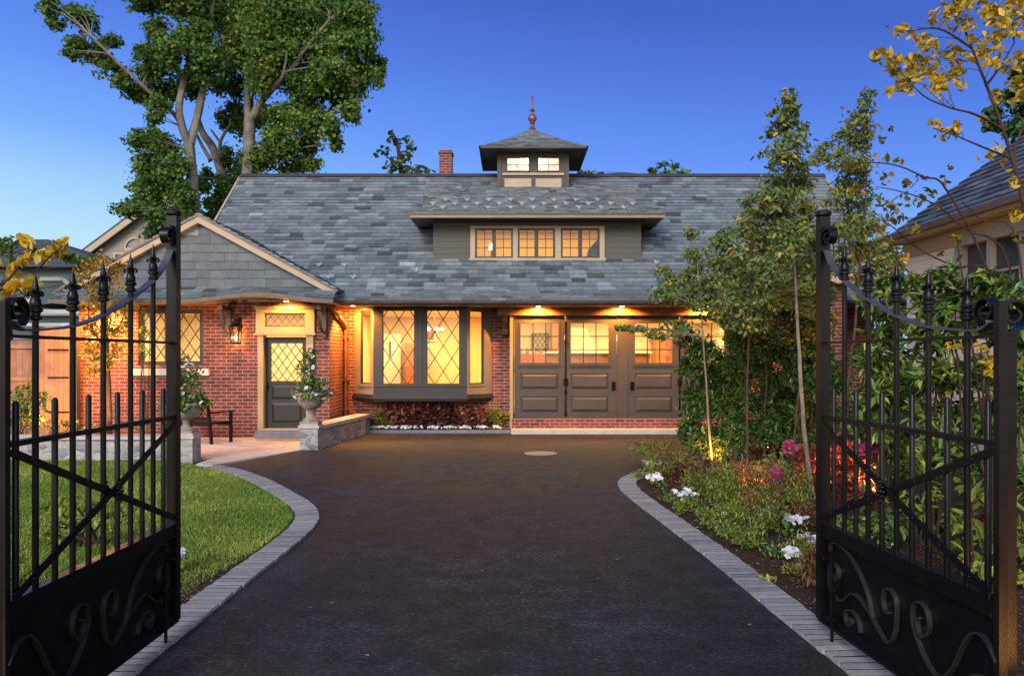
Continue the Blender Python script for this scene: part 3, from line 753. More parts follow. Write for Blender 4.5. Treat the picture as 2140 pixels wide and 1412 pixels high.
# --- bay window
BY = 18.2; bx0, bx1 = X_(780,BY), X_(976,BY); bz0, bz1 = .80, 2.925
g1 = (X_(799,BY), X_(867,BY)); g2_ = (X_(891,BY), X_(961,BY)); gz0b, gz1b = Z_(803,BY), Z_(647,BY)
f = MB(TY(BY))
f.box(bx0,bx1,0,.09,gz1b,bz1); f.box(bx0,bx1,.0,.09,bz0+.1,gz0b)
f.box(bx0,g1[0],0,.09,gz0b,gz1b); f.box(g1[1],g2_[0],0,.09,gz0b,gz1b); f.box(g2_[1],bx1,0,.09,gz0b,gz1b)
f.box(bx0+.02,bx1-.02,-.025,0,gz0b-.05,gz0b-.01); f.box((g1[1]+g2_[0])/2-.035,(g1[1]+g2_[0])/2+.035,-.02,0,gz0b,gz1b)
bay = build('bay_window', f, M['dark_trim'], house)
for a, c in (g1, g2_):
    s = MB(TY(BY)).ring(a-.0,c+.0,gz0b,gz1b,.022,.015,.07); build('sash', s, M['dark_trim'], bay)
    build('pane', MB(TY(BY)).box(a+.02,c-.02,.05,.056,gz0b+.02,gz1b-.02), M['glass'], bay)
    l = MB(TY(BY)); lattice(l,a+.02,c-.02,gz0b+.02,gz1b-.02,.395,.60,.035,.020,zc=gz0b+.3); build('lattice', l, M['dark_trim'], bay)
sw = math.hypot(.55,.55)
for sgn in (-1, 1):
    x0 = bx0 if sgn < 0 else bx1
    # local x runs outward along the side, y inward to the room
    ang = R(135) if sgn < 0 else R(45)
    Mx = Matrix.Translation((x0,BY,0)) @ Matrix.Rotation(ang,4,'Z')
    if sgn < 0: Mx = Mx @ Matrix.Scale(-1,4,(0,1,0))
    s = MB(Mx); s.box(.0,.09,0,.09,bz0+.1,bz1); s.box(.0+.09,sw,0,.09,gz1b,bz1); s.box(.09,sw,0,.09,bz0+.1,gz0b); s.box(sw-.24,sw,0,.09,gz0b,gz1b)
    s.box(.06,sw-.2,-.02,0,gz0b-.05,gz0b-.01)
    sd = build('side_light', s, M['taupe_trim'], bay)
    s2 = MB(Mx).ring(.09,sw-.24,gz0b,gz1b,.03,.02,.07); build('sash', s2, M['dark_trim'], bay)
    build('pane', MB(Mx).box(.115,sw-.265,.05,.056,gz0b+.02,gz1b-.02), M['glass'], bay)
ba = [(bx0-.55,BY+.55),(bx0,BY),(bx1,BY),(bx1+.55,BY+.55)]
bs = MB()
def bayring(d, z0, z1): 
    q = [(ba[0][0]-d,ba[0][1]-.003),(ba[1][0]-d*.4,BY-d),(ba[2][0]+d*.4,BY-d),(ba[3][0]+d,ba[3][1]-.003)]
    bs.prism([(x,y,z0) for x,y in q], (0,0,z1-z0))
bayring(.03,bz0+.05,bz0+.10); bayring(.055,bz0,bz0+.05); bayring(-.02,bz0-.05,bz0)
build('bay_base', bs, M['dark_trim'], bay)
bt = MB(); bt.prism([(x,y,bz1-.012) for x,y in ba], (0,0,.01)); build('bay_head', bt, M['dark_trim'], bay)

# --- garage doors
DY = 18.66
def leaf(x0, x1, glass):
    d = MB(TY(DY)); z0, z1 = .36, 2.72; gx0, gx1 = glass; zz0, zz1 = Z_(758,DY), Z_(675,DY)
    d.box(x0,gx0,0,.06,z0,z1); d.box(gx1,x1,0,.06,z0,z1); d.box(gx0,gx1,0,.06,zz1,z1); d.box(gx0,gx1,.02,.06,z0,zz0)
    d.box(gx0,gx1,0,.02,Z_(780,DY),zz0); d.box(gx0,gx1,0,.02,z0,z0+.1); d.box(gx0,gx1,0,.02,Z_(828,DY),Z_(813,DY))
    d.ring(gx0-.035,gx1+.035,zz0-.035,zz1+.035,.035,-.018,0)
    d.box(gx0-.05,gx1+.05,-.03,0,zz0-.075,zz0-.04)
    o = build('garage_door', d, M['bronze_trim'], house)
    for a, c in ((Z_(813,DY)+.012,Z_(780,DY)-.012),(z0+.112,Z_(828,DY)-.012)):
        build('panel', MB(TY(DY)).cham(gx0+.012,gx1-.012,-.012,.02,a,c,.055), M['bronze_trim'], o)
    build('pane', MB(TY(DY)).box(gx0,gx1,.035,.04,zz0,zz1), M['glass'], o)
    m = MB(TY(DY)); muntins(m,gx0,gx1,zz0,zz1,3,3,.025,.024); build('glazing_bars', m, M['door_green'], o)
    return o
gx = lambda px: X_(px, DY)
lv = [leaf(gx(1075),gx(1180),(gx(1088),gx(1167))), leaf(gx(1183),gx(1289),(gx(1193),gx(1272))), leaf(gx(1313),gx(1418),(gx(1327),gx(1405))), leaf(gx(1421),gx(1527),(gx(1435),gx(1514)))]
fr = MB(TY(DY)); fr.box(.02,gx(1074),-.05,.09,.36,2.74); fr.box(gx(1290),gx(1312),-.02,.06,.36,2.74); fr.box(gx(1528),5.3,-.05,.09,.36,2.74); fr.box(.02,5.3,-.05,.09,2.722,2.745); fr.box(.02,5.3,-.16,.07,.333,.358)
build('garage_frame', fr, M['bronze_trim'], house)
for o, px in ((lv[1],1282),(lv[2],1321)):
    b = MB(TY(DY)); x = gx(px); z = Z_(806,DY); b.box(x-.045,x+.045,-.03,-.002,z-.1,z+.1); b.box(x-.02,x+.02,-.06,-.03,z-.07,z+.07); build('handle', b, M['black_iron'], o)
for o, px in ((lv[0],1181),(lv[2],1419)):
    b = MB(TY(DY)); x = gx(px)+.01
    b.box(x-.02,x+.02,-.02,-.002,.45,2.6)
    for z in (Z_(715,DY),Z_(797,DY),Z_(818,DY),Z_(865,DY)): b.tube([(x,-.03,z-.05),(x,-.03,z+.05)],.028,8)
    b.tube([(x,-.045,Z_(797,DY)-.08),(x,-.045,Z_(797,DY)+.08)],.05,8); build('hinge', b, M['black_iron'], o)

# --- dormer
DF = 18.70; dzt = 5.06
d0, d1 = X_(905,DF), X_(1340,DF); wxs = (X_(983,DF), X_(1263,DF)); wz = (Z_(545,DF), Z_(473,DF))
dm = MB(); wall_holes(dm, d0, d1, 3.93, dzt, DF, .12, [(wxs[0]+.06,wxs[1]-.06,wz[0]+.06,wz[1]-.04)])
for x in (d0, d1-.1): dm.prism([(x,DF+.12,zr(DF+.12)-.1),(x,20.2,zr(20.2)-.1),(x,20.2,5.3),(x,DF+.12,dzt)], (.1,0,0))
dorm = build('dormer', dm, M['dormer_paint'], house)
EY = 18.15; ez = 5.06; ex0, ex1 = X_(858,EY), X_(1387,EY); ty = 21.25; tz = zr(ty)+.06; tx0_, tx1_ = X_(902,ty), X_(1332,ty)
dr = MB(); fp = [(ex0,EY,ez),(ex1,EY,ez),(tx1_,ty,tz),(tx0_,ty,tz)]
slates(dr, fp, (1,0,0), .14, .16, .3, 61, .014); sheet(dr, fp, .03, .2)
yb = 17.75+(ez-3.25)/.87
for a, t, s in ((ex0,tx0_,-1),(ex1,tx1_,1)):
    q = [(a,EY,ez),(a,yb+.2,ez),(t,ty,tz)]; slates(dr, q, (0,1,0), .14, .16, .3, 63+s, .014, normal=(s,0,.5)); sheet(dr, q, .03, .2)
drf = build('dormer_roof', dr, M['slate'], dorm, fix=False)
de = MB(); de.box(ex0-.02,ex1+.02,EY-.02,EY+.03,ez-.10,ez-.022); de.box(ex0-.02,ex0+.03,EY+.03,yb+.1,ez-.10,ez-.022); de.box(ex1-.03,ex1+.02,EY+.03,yb+.1,ez-.10,ez-.022)
build('dormer_fascia', de, M['taupe_trim'], dorm)
build('drip_edge', MB().box(ex0-.05,ex1+.05,EY-.05,EY+.02,ez-.020,ez+.012), M['gutter'], dorm)
build('dormer_soffit', MB().box(ex0+.03,ex1-.03,EY+.03,yb,ez-.085,ez-.07), M['bronze_trim'], dorm)
build('dormer_frieze', MB().box(d0+.01,d1-.01,DF-.03,DF-.002,ez-.21,ez-.09), M['bronze_trim'], dorm)
w = MB(TY(DF)); u = [X_(p,DF) for p in (983,993,1072,1082,1160,1172,1253,1263)]
w.box(u[0]-.03,u[7]+.03,-.06,.08,wz[0]-.0,wz[0]+.06)
w.box(u[0],u[7],-.045,.08,wz[1]-.05,wz[1])
for i in (0,2,4,6): w.box(u[i],u[i+1],-.04,.08,wz[0]+.06,wz[1]-.05)
dw = build('dormer_window', w, M['tan_trim'], dorm)
for i in (1,3,5):
    a, c = u[i], u[i+1]; z0, z1 = wz[0]+.06, wz[1]-.05; mid = (a+c)/2
    s = MB(TY(DF)); s.ring(a,mid,z0,z1,.045,-.005,.05); s.ring(mid,c,z0,z1,.045,-.005,.05)
    for p, q in ((a,mid),(mid,c)): muntins(s,p+.045,q-.045,z0+.045,z1-.045,2,3,.02,.018)
    build('casement', s, M['dark_trim'], dorm)
    build('pane', MB(TY(DF)).box(a+.05,c-.05,.035,.04,z0+.05,z1-.05), M['glass'], dorm)
nrm = (Vector(fp[1])-Vector(fp[0])).cross(Vector(fp[2])-Vector(fp[0])).normalized()
for row, (y, k, off) in enumerate(((18.42,9,.5),(18.82,10,0),(19.25,8,.5))):
    for i in range(k):
        x = ex0+.45+(ex1-ex0-.9)*(i+off)/(9.3); guard((x, y, ez+(y-EY)*(tz-ez)/(ty-EY)+.02), drf)

# --- cupola
cy = 21.8; cx = X_(1114,21.1); hw = .94; cf = cy-.75; cb = cy+.75
czt = Z_(326,cf); czb = zr(cf)-.15
c = MB()
cw = [(X_(1058,cf),X_(1107,cf)),(X_(1123,cf),X_(1170,cf))]; cz = (Z_(359,cf), Z_(328,cf)+.0)
wall_holes(c, cx-hw, cx+hw, czb, czt+.1, cf, .1, [(a,b,cz[0],cz[1]) for a,b in cw])
wall_holes(c, cx-hw, cx+hw, czb-.6, czt+.1, cb, .1, [(a,b,cz[0],cz[1]) for a,b in cw])
c.box(cx-hw,cx-hw+.1,cf+.1,cb,czb-.2,czt+.1); c.box(cx+hw-.1,cx+hw,cf+.1,cb,czb-.2,czt+.1)
cup = build('cupola', c, M['bronze_trim'], house)
for a, b_ in cw:
    s = MB(TY(cf)); s.ring(a,b_,cz[0],cz[1],.03,-.02,.05); muntins(s,a+.03,b_-.03,cz[0]+.03,cz[1]-.03,2,2,.02,.018); build('window', s, M['dark_trim'], cup)
    build('pane', MB(TY(cf)).box(a+.03,b_-.03,.03,.036,cz[0]+.03,cz[1]-.03), M['glass'], cup)
    build('pane', MB(TY(cb)).box(a+.0,b_-.0,.03,.036,cz[0],cz[1]), M['glass'], cup)
t = MB(TY(cf)); t.box(cx-hw+.12,cx+hw-.12,-.05,-.002,cz[0]-.10,cz[0]-.04)
build('sill', t, M['tan_trim'], cup)
for a, b_ in ((X_(1054,cf),X_(1111,cf)),(X_(1119,cf),X_(1174,cf))): build('panel', MB(TY(cf)).cham(a,b_,-.022,-.002,Z_(395,cf),Z_(373,cf),.012), M['tan_trim'], cup)
for x in (cx-hw-.015, cx+hw-.085): build('corner_board', MB(TY(cf)).box(x,x+.1,-.03,-.002,czb,czt), M['bronze_trim'], cup)
ezc = Z_(306,20.55); ch = 1.42; cyh = 1.28; ap = (cx, cy, Z_(269,cy))
cr = MB()
E4 = [(cx-ch,cy-cyh,ezc),(cx+ch,cy-cyh,ezc),(cx+ch,cy+cyh,ezc),(cx-ch,cy+cyh,ezc)]
def flare(p):
    t = (p.z-ezc)/(ap[2]-ezc); return Vector((p.x,p.y,p.z-.06*math.sin(math.pi*min(1,max(0,t)))))
for i in range(4):
    a, b_ = Vector(E4[i]), Vector(E4[(i+1)%4]); slates(cr, [a,b_,ap], b_-a, .1, .14, .26, 70+i, .010, fn=flare)
    for k in range(6):
        t0, t1 = k/6, (k+1)/6; A = Vector(ap); q = [a.lerp(A,t0), b_.lerp(A,t0), b_.lerp(A,t1), a.lerp(A,t1)]; q = [flare(v)-Vector((0,0,.03)) for v in q]
        cr.add(q, [(0,1,2,3)], .2)
build('cupola_roof', cr, M['slate'], cup, fix=False)
b = MB(); b.ring(0,0,0,0,0,0,0) if False else None
for i in range(4):
    a, b_ = Vector(E4[i]), Vector(E4[(i+1)%4]); dn = Vector((0,0,-.05)); b.prism([a-Vector((0,0,.005)),b_-Vector((0,0,.005)),b_+dn,a+dn], ((Vector((cx,cy,ezc))-(a+b_)/2)*.03))
build('cupola_fascia', b, M['bronze_trim'], cup)
b = MB(); b.prism([Vector(p)+Vector((0,0,-.045))*1 for p in [(cx-ch+.05,cy-cyh+.05,ezc),(cx+ch-.05,cy-cyh+.05,ezc),(cx+ch-.05,cy+cyh-.05,ezc),(cx-ch+.05,cy+cyh-.05,ezc)]], (0,0,.02)); build('cupola_soffit', b, M['bronze_trim'], cup)
za = ap[2]-.05; ht = Z_(199,cy)-za
fin = MB(); fin.lathe([(.13,0),(.09,.05),(.05,.10),(.045,.16),(.075,.19),(.055,.215),(.115,.29),(.125,.34),(.09,.41),(.04,.45),(.035,.50),(.075,.545),(.035,.58),(.022,.62),(.016,ht*.93),(.03,ht*.95),(.03,ht*.98),(.005,ht)], (cx,cy,za), 16)
build('finial', fin, M['copper'], cup, smooth=True)

# --- chimney behind the ridge
ch_ = MB(); y = 23.6; a, c2 = X_(918,y), X_(944,y); zt_ = Z_(313,y); ch_.box(a,c2,y,y+.45,4.8,zt_-.1); ch_.box(a-.03,c2+.03,y-.03,y+.48,zt_-.1,zt_-.04); ch_.box(a+.01,c2-.01,y+.01,y+.44,zt_-.04,zt_)
build('chimney', ch_, M['brick'], house)

# --- side wing with an iron railing
sw_ = MB(); wall_holes(sw_, 5.75,6.95,-.03,3.3,16.4,.2,[]); sw_.box(5.75,5.95,16.6,18.74,-.03,3.3); sw_.box(6.75,6.95,16.6,18.74,-.03,3.3)
build('side_wing', sw_, M['brick'], house)
sr = MB(); sr.box(5.5,7.15,16.15,18.8,3.3,3.42); sr.box(5.45,7.2,16.1,16.16,3.27,3.46); sr.box(5.45,5.51,16.16,18.8,3.27,3.46); build('flat_roof', sr, M['tan_trim'], house)
rl = MB()
rl.bar((5.6,16.25,4.45),(7.0,16.25,4.45),.04,.03); rl.bar((5.6,16.25,3.55),(7.0,16.25,3.55),.03,.02)
rl.bar((5.6,16.25,4.45),(5.6,18.3,4.45),.04,.03)
for i in range(13): rl.bar((5.6+i*.113,16.25,3.42),(5.6+i*.113,16.25,4.45),.016,.016,(0,1,0))
for i in range(18): rl.bar((5.6,16.25+i*.113,3.42),(5.6,16.25+i*.113,4.45),.016,.016,(0,1,0))
build('roof_railing', rl, M['black_iron'], house)

# --- rooms
room(house, WX0+.24,-4.21,YE+.22,21.5,.18,2.9,M['plaster'])
room(house, -3.96,-.30,YW+.22,22.6,.3,2.9,M['plaster_gold'])
room(house, -.25,5.7,YW+.22,22.8,.3,2.88,M['plaster'])
room(house, DX0+.14,DX1-.12,DF+.12,20.75,4.02,5.05,M['plaster_gold'])
# warm room lamps
light('AREA',(-6.4,19.2,2.86),300,(1,.70,.32),1.6,sx=4,name='entry_room_light')
light('AREA',(-2.1,20.6,2.86),250,(1,.62,.22),1.6,sx=2.4,name='living_room_light')
light('AREA',(2.7,20.6,2.84),420,(1,.68,.29),1.6,sx=4.8,name='kitchen_light')
light('AREA',(.6,19.8,5.02),90,(1,.58,.16),.8,sx=4,name='dormer_light')
b = MB(); xa, xb, ya, yb_, za_, zb_ = cx-hw+.102, cx+hw-.102, cf+.102, cb-.002, czb+.05, czt+.04
b.add([(xa,ya,za_),(xa,yb_,za_),(xa,yb_,zb_),(xa,ya,zb_)],[(0,1,2,3)]); b.add([(xb,ya,za_),(xb,yb_,za_),(xb,yb_,zb_),(xb,ya,zb_)],[(0,1,2,3)]); b.add([(xa,ya,zb_),(xb,ya,zb_),(xb,yb_,zb_),(xa,yb_,zb_)],[(0,1,2,3)])
b.add([(xa,yb_,za_),(xb,yb_,za_),(xb,yb_,cz[0]),(xa,yb_,cz[0])],[(0,1,2,3)]); b.add([(xa,yb_-.004,cz[0]),(xb,yb_-.004,cz[0]),(xb,yb_-.004,zb_),(xa,yb_-.004,zb_)],[(0,1,2,3)]); build('room_wall', b, M['white_paint'], cup, fix=False)  # added white liner that reflects light to brighten the cupola windows
light('POINT',(cx,cy,czt-.15),70,(1,.76,.58),.12,name='cupola_sky_fill')  # added lamp standing in for sky seen through the cupola
# recessed lamps under the eaves
RL = []
for px in (1125,1300,1478): RL.append((X_(px,18.12),18.12))
RL.append((-3.62,17.95)); RL.append((-4.86,16.98))
for i, (x, y) in enumerate(RL):
    z = 2.925 if i != 4 else 2.962
    b = MB(); b.lathe([(.055,-.004),(.055,.0),(.05,.0)], (x,y,z), 16); build('downlight', b, M['lamp'], house)
BACK = 2.6; SUN = 3.0
# ================================================================== lamps under the eaves and by the door
for i, (x, y) in enumerate(RL):
    z = 2.90 if i != 4 else 2.935
    pw = [330,330,330,650,190][i]
    aim(light('SPOT',(x,y,z),pw,(1,.39,.065),.04,spot=150,blend=.45,name='downlight_beam'), (x, y+1.15, 0))
light('AREA',(-8.9,YE-.42,2.8),280,(1,.42,.08),.1,name='downlight_beam')
b = MB(); b.lathe([(.055,-.004),(.055,.0),(.05,.0)], (-8.9,YE-.42,2.845), 16); build('downlight', b, M['lamp'], house)

# --- lantern on the wall
lx, ly = X_(493,YE-.24), YE-.24
lt = thing('wall_lantern', (lx,YE,2.1), 'copper wall lantern glowing beside the front door', 'lantern')
zt_, zb_ = Z_(668,ly), Z_(719,ly)
b = MB(); b.box(lx-.05,lx+.05,YE-.02,YE-.002,zt_-.25,zt_+.05); b.tube(smooth_path([(lx,YE-.02,zt_-.15),(lx,YE-.1,zt_+.06),(lx,ly,zt_+.07),(lx,ly,zt_)],4),.012,8); build('arm', b, M['iron_brown'], lt)
b = MB(); b.lathe([(.15,0),(.16,.02),(.07,.10),(.07,.13),(.025,.17),(.005,.19)],(lx,ly,zt_-.16),6); build('cap', b, M['iron_brown'], lt)
b = MB()
for k in range(4):
    a = math.pi/4+k*math.pi/2; b.bar((lx+.10*math.cos(a),ly+.10*math.sin(a),zb_+.03),(lx+.14*math.cos(a),ly+.14*math.sin(a),zt_-.16),.02,.02,(1,0,0))
b.lathe([(.10,0),(.12,.02),(.12,.035)],(lx,ly,zb_),4); build('cage', b, M['iron_brown'], lt)
b = MB(); b.lathe([(.085,.04),(.12,zt_-zb_-.17)],(lx,ly,zb_),4); build('glass', b, M['glass'], lt)
b = MB(); b.lathe([(.004,0),(.022,.03),(.026,.06),(.012,.11),(.002,.14)],(lx,ly,zb_+.08),10); build('flame', b, M['bulb'], lt, smooth=True)
light('POINT',(lx,ly-.0,zb_+.15),130,(1,.48,.12),.03,name='lantern_light')

# --- coir mat, manhole cover
b = MB(); b.box(X_(540,16.8),X_(628,16.8),16.60,16.92,.006,.022); tag(build('doormat', b, M['mat_fibre']), 'tan coir doormat lying below the front step', 'doormat')
c = G(1130,947); b = MB(); b.lathe([(.30,.0),(.30,.006),(.265,.006),(.26,.003),(.25,.003),(.245,.007),(.0,.007)],(c.x,c.y,.001),32)
mc = tag(build('manhole_cover', b, M['manhole']), 'round cast cover set flush in the dark driveway', 'manhole cover')
b = MB()
for i in range(-4,5):
    w = math.sqrt(max(0,.225**2-(i*.05)**2)); b.box(c.x-w,c.x+w,c.y+i*.05-.012,c.y+i*.05+.012,.008,.013)
build('grating', b, M['manhole'], mc)

# --- stone piers, low walls, urns
def pier(x, y, w, h, label):
    o = thing('stone_pier', (x,y,0), label, 'stone pier', 'stone piers carrying urns')
    build('shaft', MB().box(x-w/2,x+w/2,y-w/2,y+w/2,-.02,h-.09), M['stone'], o)
    b = MB(); b.prism([(x-w/2-.03,y-w/2-.03,h-.09),(x+w/2+.03,y-w/2-.03,h-.09),(x+w/2+.03,y+w/2+.03,h-.09),(x-w/2-.03,y+w/2+.03,h-.09)],(0,0,.05)); b.box(x-w/2,x+w/2,y-w/2,y+w/2,h-.04,h); build('cap', b, M['cap_stone'], o)
pLx, pLy = X_(388,13.4), 13.42; pRx, pRy = X_(650,15.15), 15.15
pier(pLx,pLy,.36,.48,'squat grey stone pier at the lawn end of the patio'); pier(pRx,pRy,.34,.50,'stone pier at the driveway end of the sloping coped wall')
lw = thing('garden_wall', (-7.3,13.5,0), 'long low grey stone wall between lawn and patio', 'stone wall')
build('wall', MB().box(-13.5,pLx-.2,13.42,13.66,-.02,.36), M['stone'], lw); build('coping', MB().box(-13.5,pLx-.215,13.37,13.71,.36,.42), M['cap_stone'], lw)
rw = thing('retaining_wall', (-3.7,16.8,0), 'short coped stone wall running from pier to house wall', 'stone wall')
a0, a1 = Vector((-3.84,15.33,0)), Vector((-3.46,18.5,0))
def wq(w, z0, z1): 
    t = (a1-a0).normalized(); n = Vector((t.y,-t.x,0))*w/2
    b = MB(); b.prism([Vector((p.x,p.y,z0)) for p in (a0-n,a0+n,a1+n,a1-n)], (0,0,z1-z0)); return b
build('wall', wq(.26,-.02,.37), M['stone'], rw); build('coping', wq(.36,.37,.44), M['cap_stone'], rw)
def urn(x, y, z, s, label, seed):
    o = thing('stone_urn', (x,y,z), label, 'urn', 'planted stone urns')
    p = [(.17,0),(.17,.045),(.15,.05),(.155,.07),(.10,.10),(.065,.15),(.06,.19),(.075,.22),(.085,.235),(.07,.245),(.12,.27),(.20,.33),(.245,.40),(.262,.47),(.265,.52),(.30,.53),(.31,.55),(.31,.575),(.285,.58),(.26,.56),(.24,.52),(.0,.52)]
    build('bowl', MB().lathe([(r*s,h*s) for r,h in p],(x,y,z),28), M['urn_stone'], o, smooth=True)
    b = MB(); b.box(x-.18*s,x+.18*s,y-.18*s,y+.18*s,z-.0,z+.03); build('plinth', b, M['urn_stone'], o)
    return z+.55*s
def urn_plant(x, y, z, h, label, seed, lean=0):
    r = np.random.default_rng(seed); rr = random.Random(seed)
    o = thing('flowering_shrub', (x,y,z), label, 'shrub', 'white flowering shrubs in the urns')
    cl = [((x+rr.uniform(-.1,.1)+lean*k, y+rr.uniform(-.08,.08), z+.05+h*k), ((.36-.22*k),(.33-.22*k),.19)) for k in (.04,.2,.38,.55,.72,.86)]+[((x+.25*math.cos(a),y+.25*math.sin(a),z+.05),(.20,.20,.15)) for a in (0,1.3,2.5,3.6,4.9)]
    foliage('foliage', cl, 900, .062, LV['laurel'], seed, o, tonebias=.12, sub=9)
    fl = [(c_, tuple(q*1.02 for q in rd)) for c_, rd in cl]
    C, cen, tn = clump_points(fl, 7, r, 5, .4); C = C[r.permutation(len(C))[:30]]
    for q in range(len(C)): blossom('flower', C[q:q+1]+np.array([0,-.04,.02]), .085, o, LV['white'], seed+q)
    b = MB()
    for k in range(5): b.tube(bez((x+rr.uniform(-.05,.05),y,z-.02),(x,y,z+h*.5),(x+rr.uniform(-.1,.1),y+rr.uniform(-.1,.1),z+h*rr.uniform(.6,.95)),6),.009,5)
    build('stem', b, M['bark_dark'], o)
def blossom(name, C, size, parent, m, seed, up=.9):
    """five small petals round each centre"""
    rng = np.random.default_rng(seed+5); n = len(C); V = []
    nr = rng.normal(size=(n,3))*.45+np.array([0,-.55,up]); nr /= np.linalg.norm(nr,axis=1,keepdims=True)
    t = np.cross(nr, rng.normal(size=(n,3))); t /= np.linalg.norm(t,axis=1,keepdims=True); b = np.cross(nr,t)
    s = size*.5*(1+rng.uniform(-.3,.3,size=(n,1)))
    for k in range(5):
        a = 2*math.pi*k/5; d = t*math.cos(a)+b*math.sin(a); e = -t*math.sin(a)+b*math.cos(a)
        V.append(np.stack([C, C+d*s*.7+e*s*.48+nr*s*.18, C+d*s*1.05+nr*s*.1, C+d*s*.7-e*s*.48+nr*s*.18],1))
    V = np.concatenate(V,0).reshape(-1,3)
    return cloud_mesh(name, V, rng.uniform(0,1,size=n*5), m, parent, per=4, faces=((0,1,2,3),))
zu = urn(pLx,pLy,.48,.86,'mossy cast stone urn on the pier beside the lawn',1); urn_plant(pLx,pLy,zu-.05,.82,'white flowered shrub in the urn beside the bench',11)
zu = urn(pRx,pRy,.50,1.0,'pale cast stone urn in front of the front door',2); urn_plant(pRx,pRy,zu-.05,.90,'pyramidal white flowered shrub in the urn before the door',12,-.03)

# --- bench
bo = thing('garden_bench', (-6.4,16.2,0), 'dark wooden bench with lattice back turned towards the brick wall', 'bench')
bp_ = Vector((-6.05,15.9,0)); fdir = Vector((.5,.866,0)); ldir = Vector((-.866,.5,0)); BM = lambda a, d, z: bp_+ldir*a+fdir*d+Vector((0,0,z))
LN = 1.25
for a in (0, LN):
    build('leg', MB().bar(BM(a,0,0),BM(a,-.10,.90),.05,.05,fdir), M['iron_brown'], bo); build('leg', MB().bar(BM(a,.48,0),BM(a,.48,.62),.05,.05,fdir), M['iron_brown'], bo)
    build('armrest', MB().bar(BM(a,-.07,.64),BM(a,.54,.64),.06,.03), M['iron_brown'], bo)
b = MB()
for i in range(5): b.bar(BM(0,.04+i*.1,.43),BM(LN,.04+i*.1,.43),.085,.022)
b.bar(BM(0,.48,.39),BM(LN,.48,.39),.03,.07); b.bar(BM(0,0,.39),BM(LN,0,.39),.03,.07); build('seat', b, M['iron_brown'], bo)
b = MB()
b.bar(BM(0,-.10,.87),BM(LN,-.10,.87),.035,.08); b.bar(BM(0,-.055,.52),BM(LN,-.055,.52),.03,.05)
for k in range(-3,9):
    for s in (1,-1):
        pa, pb = (k*.16, .53), (k*.16+s*.32, .84)
        if 0 <= pa[0] <= LN and 0 <= pb[0] <= LN: b.bar(BM(pa[0],-.06,pa[1]),BM(pb[0],-.095,pb[1]),.018,.018,fdir)
build('backrest', b, M['iron_brown'], bo)

# --- timber fence and gate, far left
fo = thing('timber_fence', (-11.5,16.4,0), 'tall board fence of warm cedar left of the house', 'fence')
b = MB(); rng_ = random.Random(4)
x = -15.0
while x < -10.3: b.box(x,x+.135,17.2,17.22,.02,2.12+rng_.uniform(-.01,.01),rng_.random()); x += .14
build('boards', b, M['fence_wood'], fo)
for z in (.5,1.25,1.95): build('rail', MB().box(-15,-10.25,17.14,17.198,z,z+.08), M['fence_wood'], fo)
for x in (-12.8,-10.25): build('post', MB().box(x,x+.11,17.09,17.2,0,2.35), M['fence_wood'], fo)
go = thing('timber_gate', (-9.7,16.3,0), 'narrow cedar gate with strap hinges against the brick corner', 'gate')
b = MB()
for i in range(6): b.box(-10.13+i*.105,-10.03+i*.105,17.1,17.13,.06,2.42,rng_.random())
build('boards', b, M['fence_wood'], go)
build('post', MB().box(-9.49,-9.415,17.08,17.2,0,2.5), M['bronze_trim'], go)  # added dark strip standing in for the brown shade in this gap
for z in (.55,1.3,1.9): build('strap_hinge', MB().box(-10.05,-9.6,17.085,17.098,z,z+.035), M['black_iron'], go)

# --- inside the lit rooms
cb_ = thing('cabinet', (-2.95,21.9,.3), 'reddish wooden cabinet standing inside behind the bay window', 'cabinet')
build('body', MB().box(-2.95,-2.45,21.7,22.3,.3,2.15), M['cabinet'], cb_); 
for x in (-2.93,-2.69): build('door', MB().box(x,x+.22,21.67,21.7,.4,2.05), M['cabinet'], cb_)
wd = thing('white_cupboard', (-3.35,22.2,.3), 'tall white cupboard with a dark handle inside, left half of the bay window', 'cupboard')
build('body', MB().box(-3.68,-3.12,22.1,22.55,.3,2.42), M['white_paint'], wd); build('handle', MB().box(-3.42,-3.39,22.05,22.09,1.8,2.2), M['black_iron'], wd)
bw = thing('counter_bowl', (2.0,20.8,1.92), 'small pale bowl on the kitchen counter', 'bowl'); build('bowl', MB().lathe([(.05,0),(.08,.01),(.16,.1),(.15,.1),(.07,.03),(.0,.02)],(2.0,20.8,1.91),14), M['white_paint'], bw)
sf_ = thing('wall_shelf', (.7,22.6,1.5), 'brown shelf of jars low in the leftmost garage door window', 'shelf'); build('board', MB().box(.15,.95,22.3,22.78,1.5,1.85), M['cabinet'], sf_)
for k in range(4): build('jar', MB().lathe([(.05,0),(.055,.02),(.05,.13),(.03,.16)],(.25+k*.19,22.4,1.85),10), M['urn_stone'], sf_)
iw = thing('inner_window', (.75,22.7,2.2), 'dark leaded lattice window on the kitchen back wall', 'window'); lb = MB(TY(22.70)); lb.ring(.56,1.05,1.98,2.45,.03,-.02,.02); lattice(lb,.59,1.02,2.01,2.42,.13,.2,0,.02); build('lattice', lb, M['dark_trim'], iw)
pt = thing('framed_picture', (-3.2,22.55,1.7), 'small dark framed picture on the wall behind the bay window', 'picture')
build('frame', MB().ring(-2.62,-2.18,2.2,2.6,.05,22.52,22.58), M['white_paint'], pt); build('canvas', MB().box(-2.57,-2.23,22.55,22.57,2.25,2.55), M['cabinet'], pt)
ch1 = thing('chandelier', (X_(908,20.2),20.2,2.3), 'bright chandelier hanging inside the right half of the bay window', 'chandelier')
cc = Vector((X_(908,20.2),20.2,Z_(692,20.2)))
b = MB(); b.tube([cc,cc+Vector((0,0,.5))],.01,6); b.ball(cc,.05)
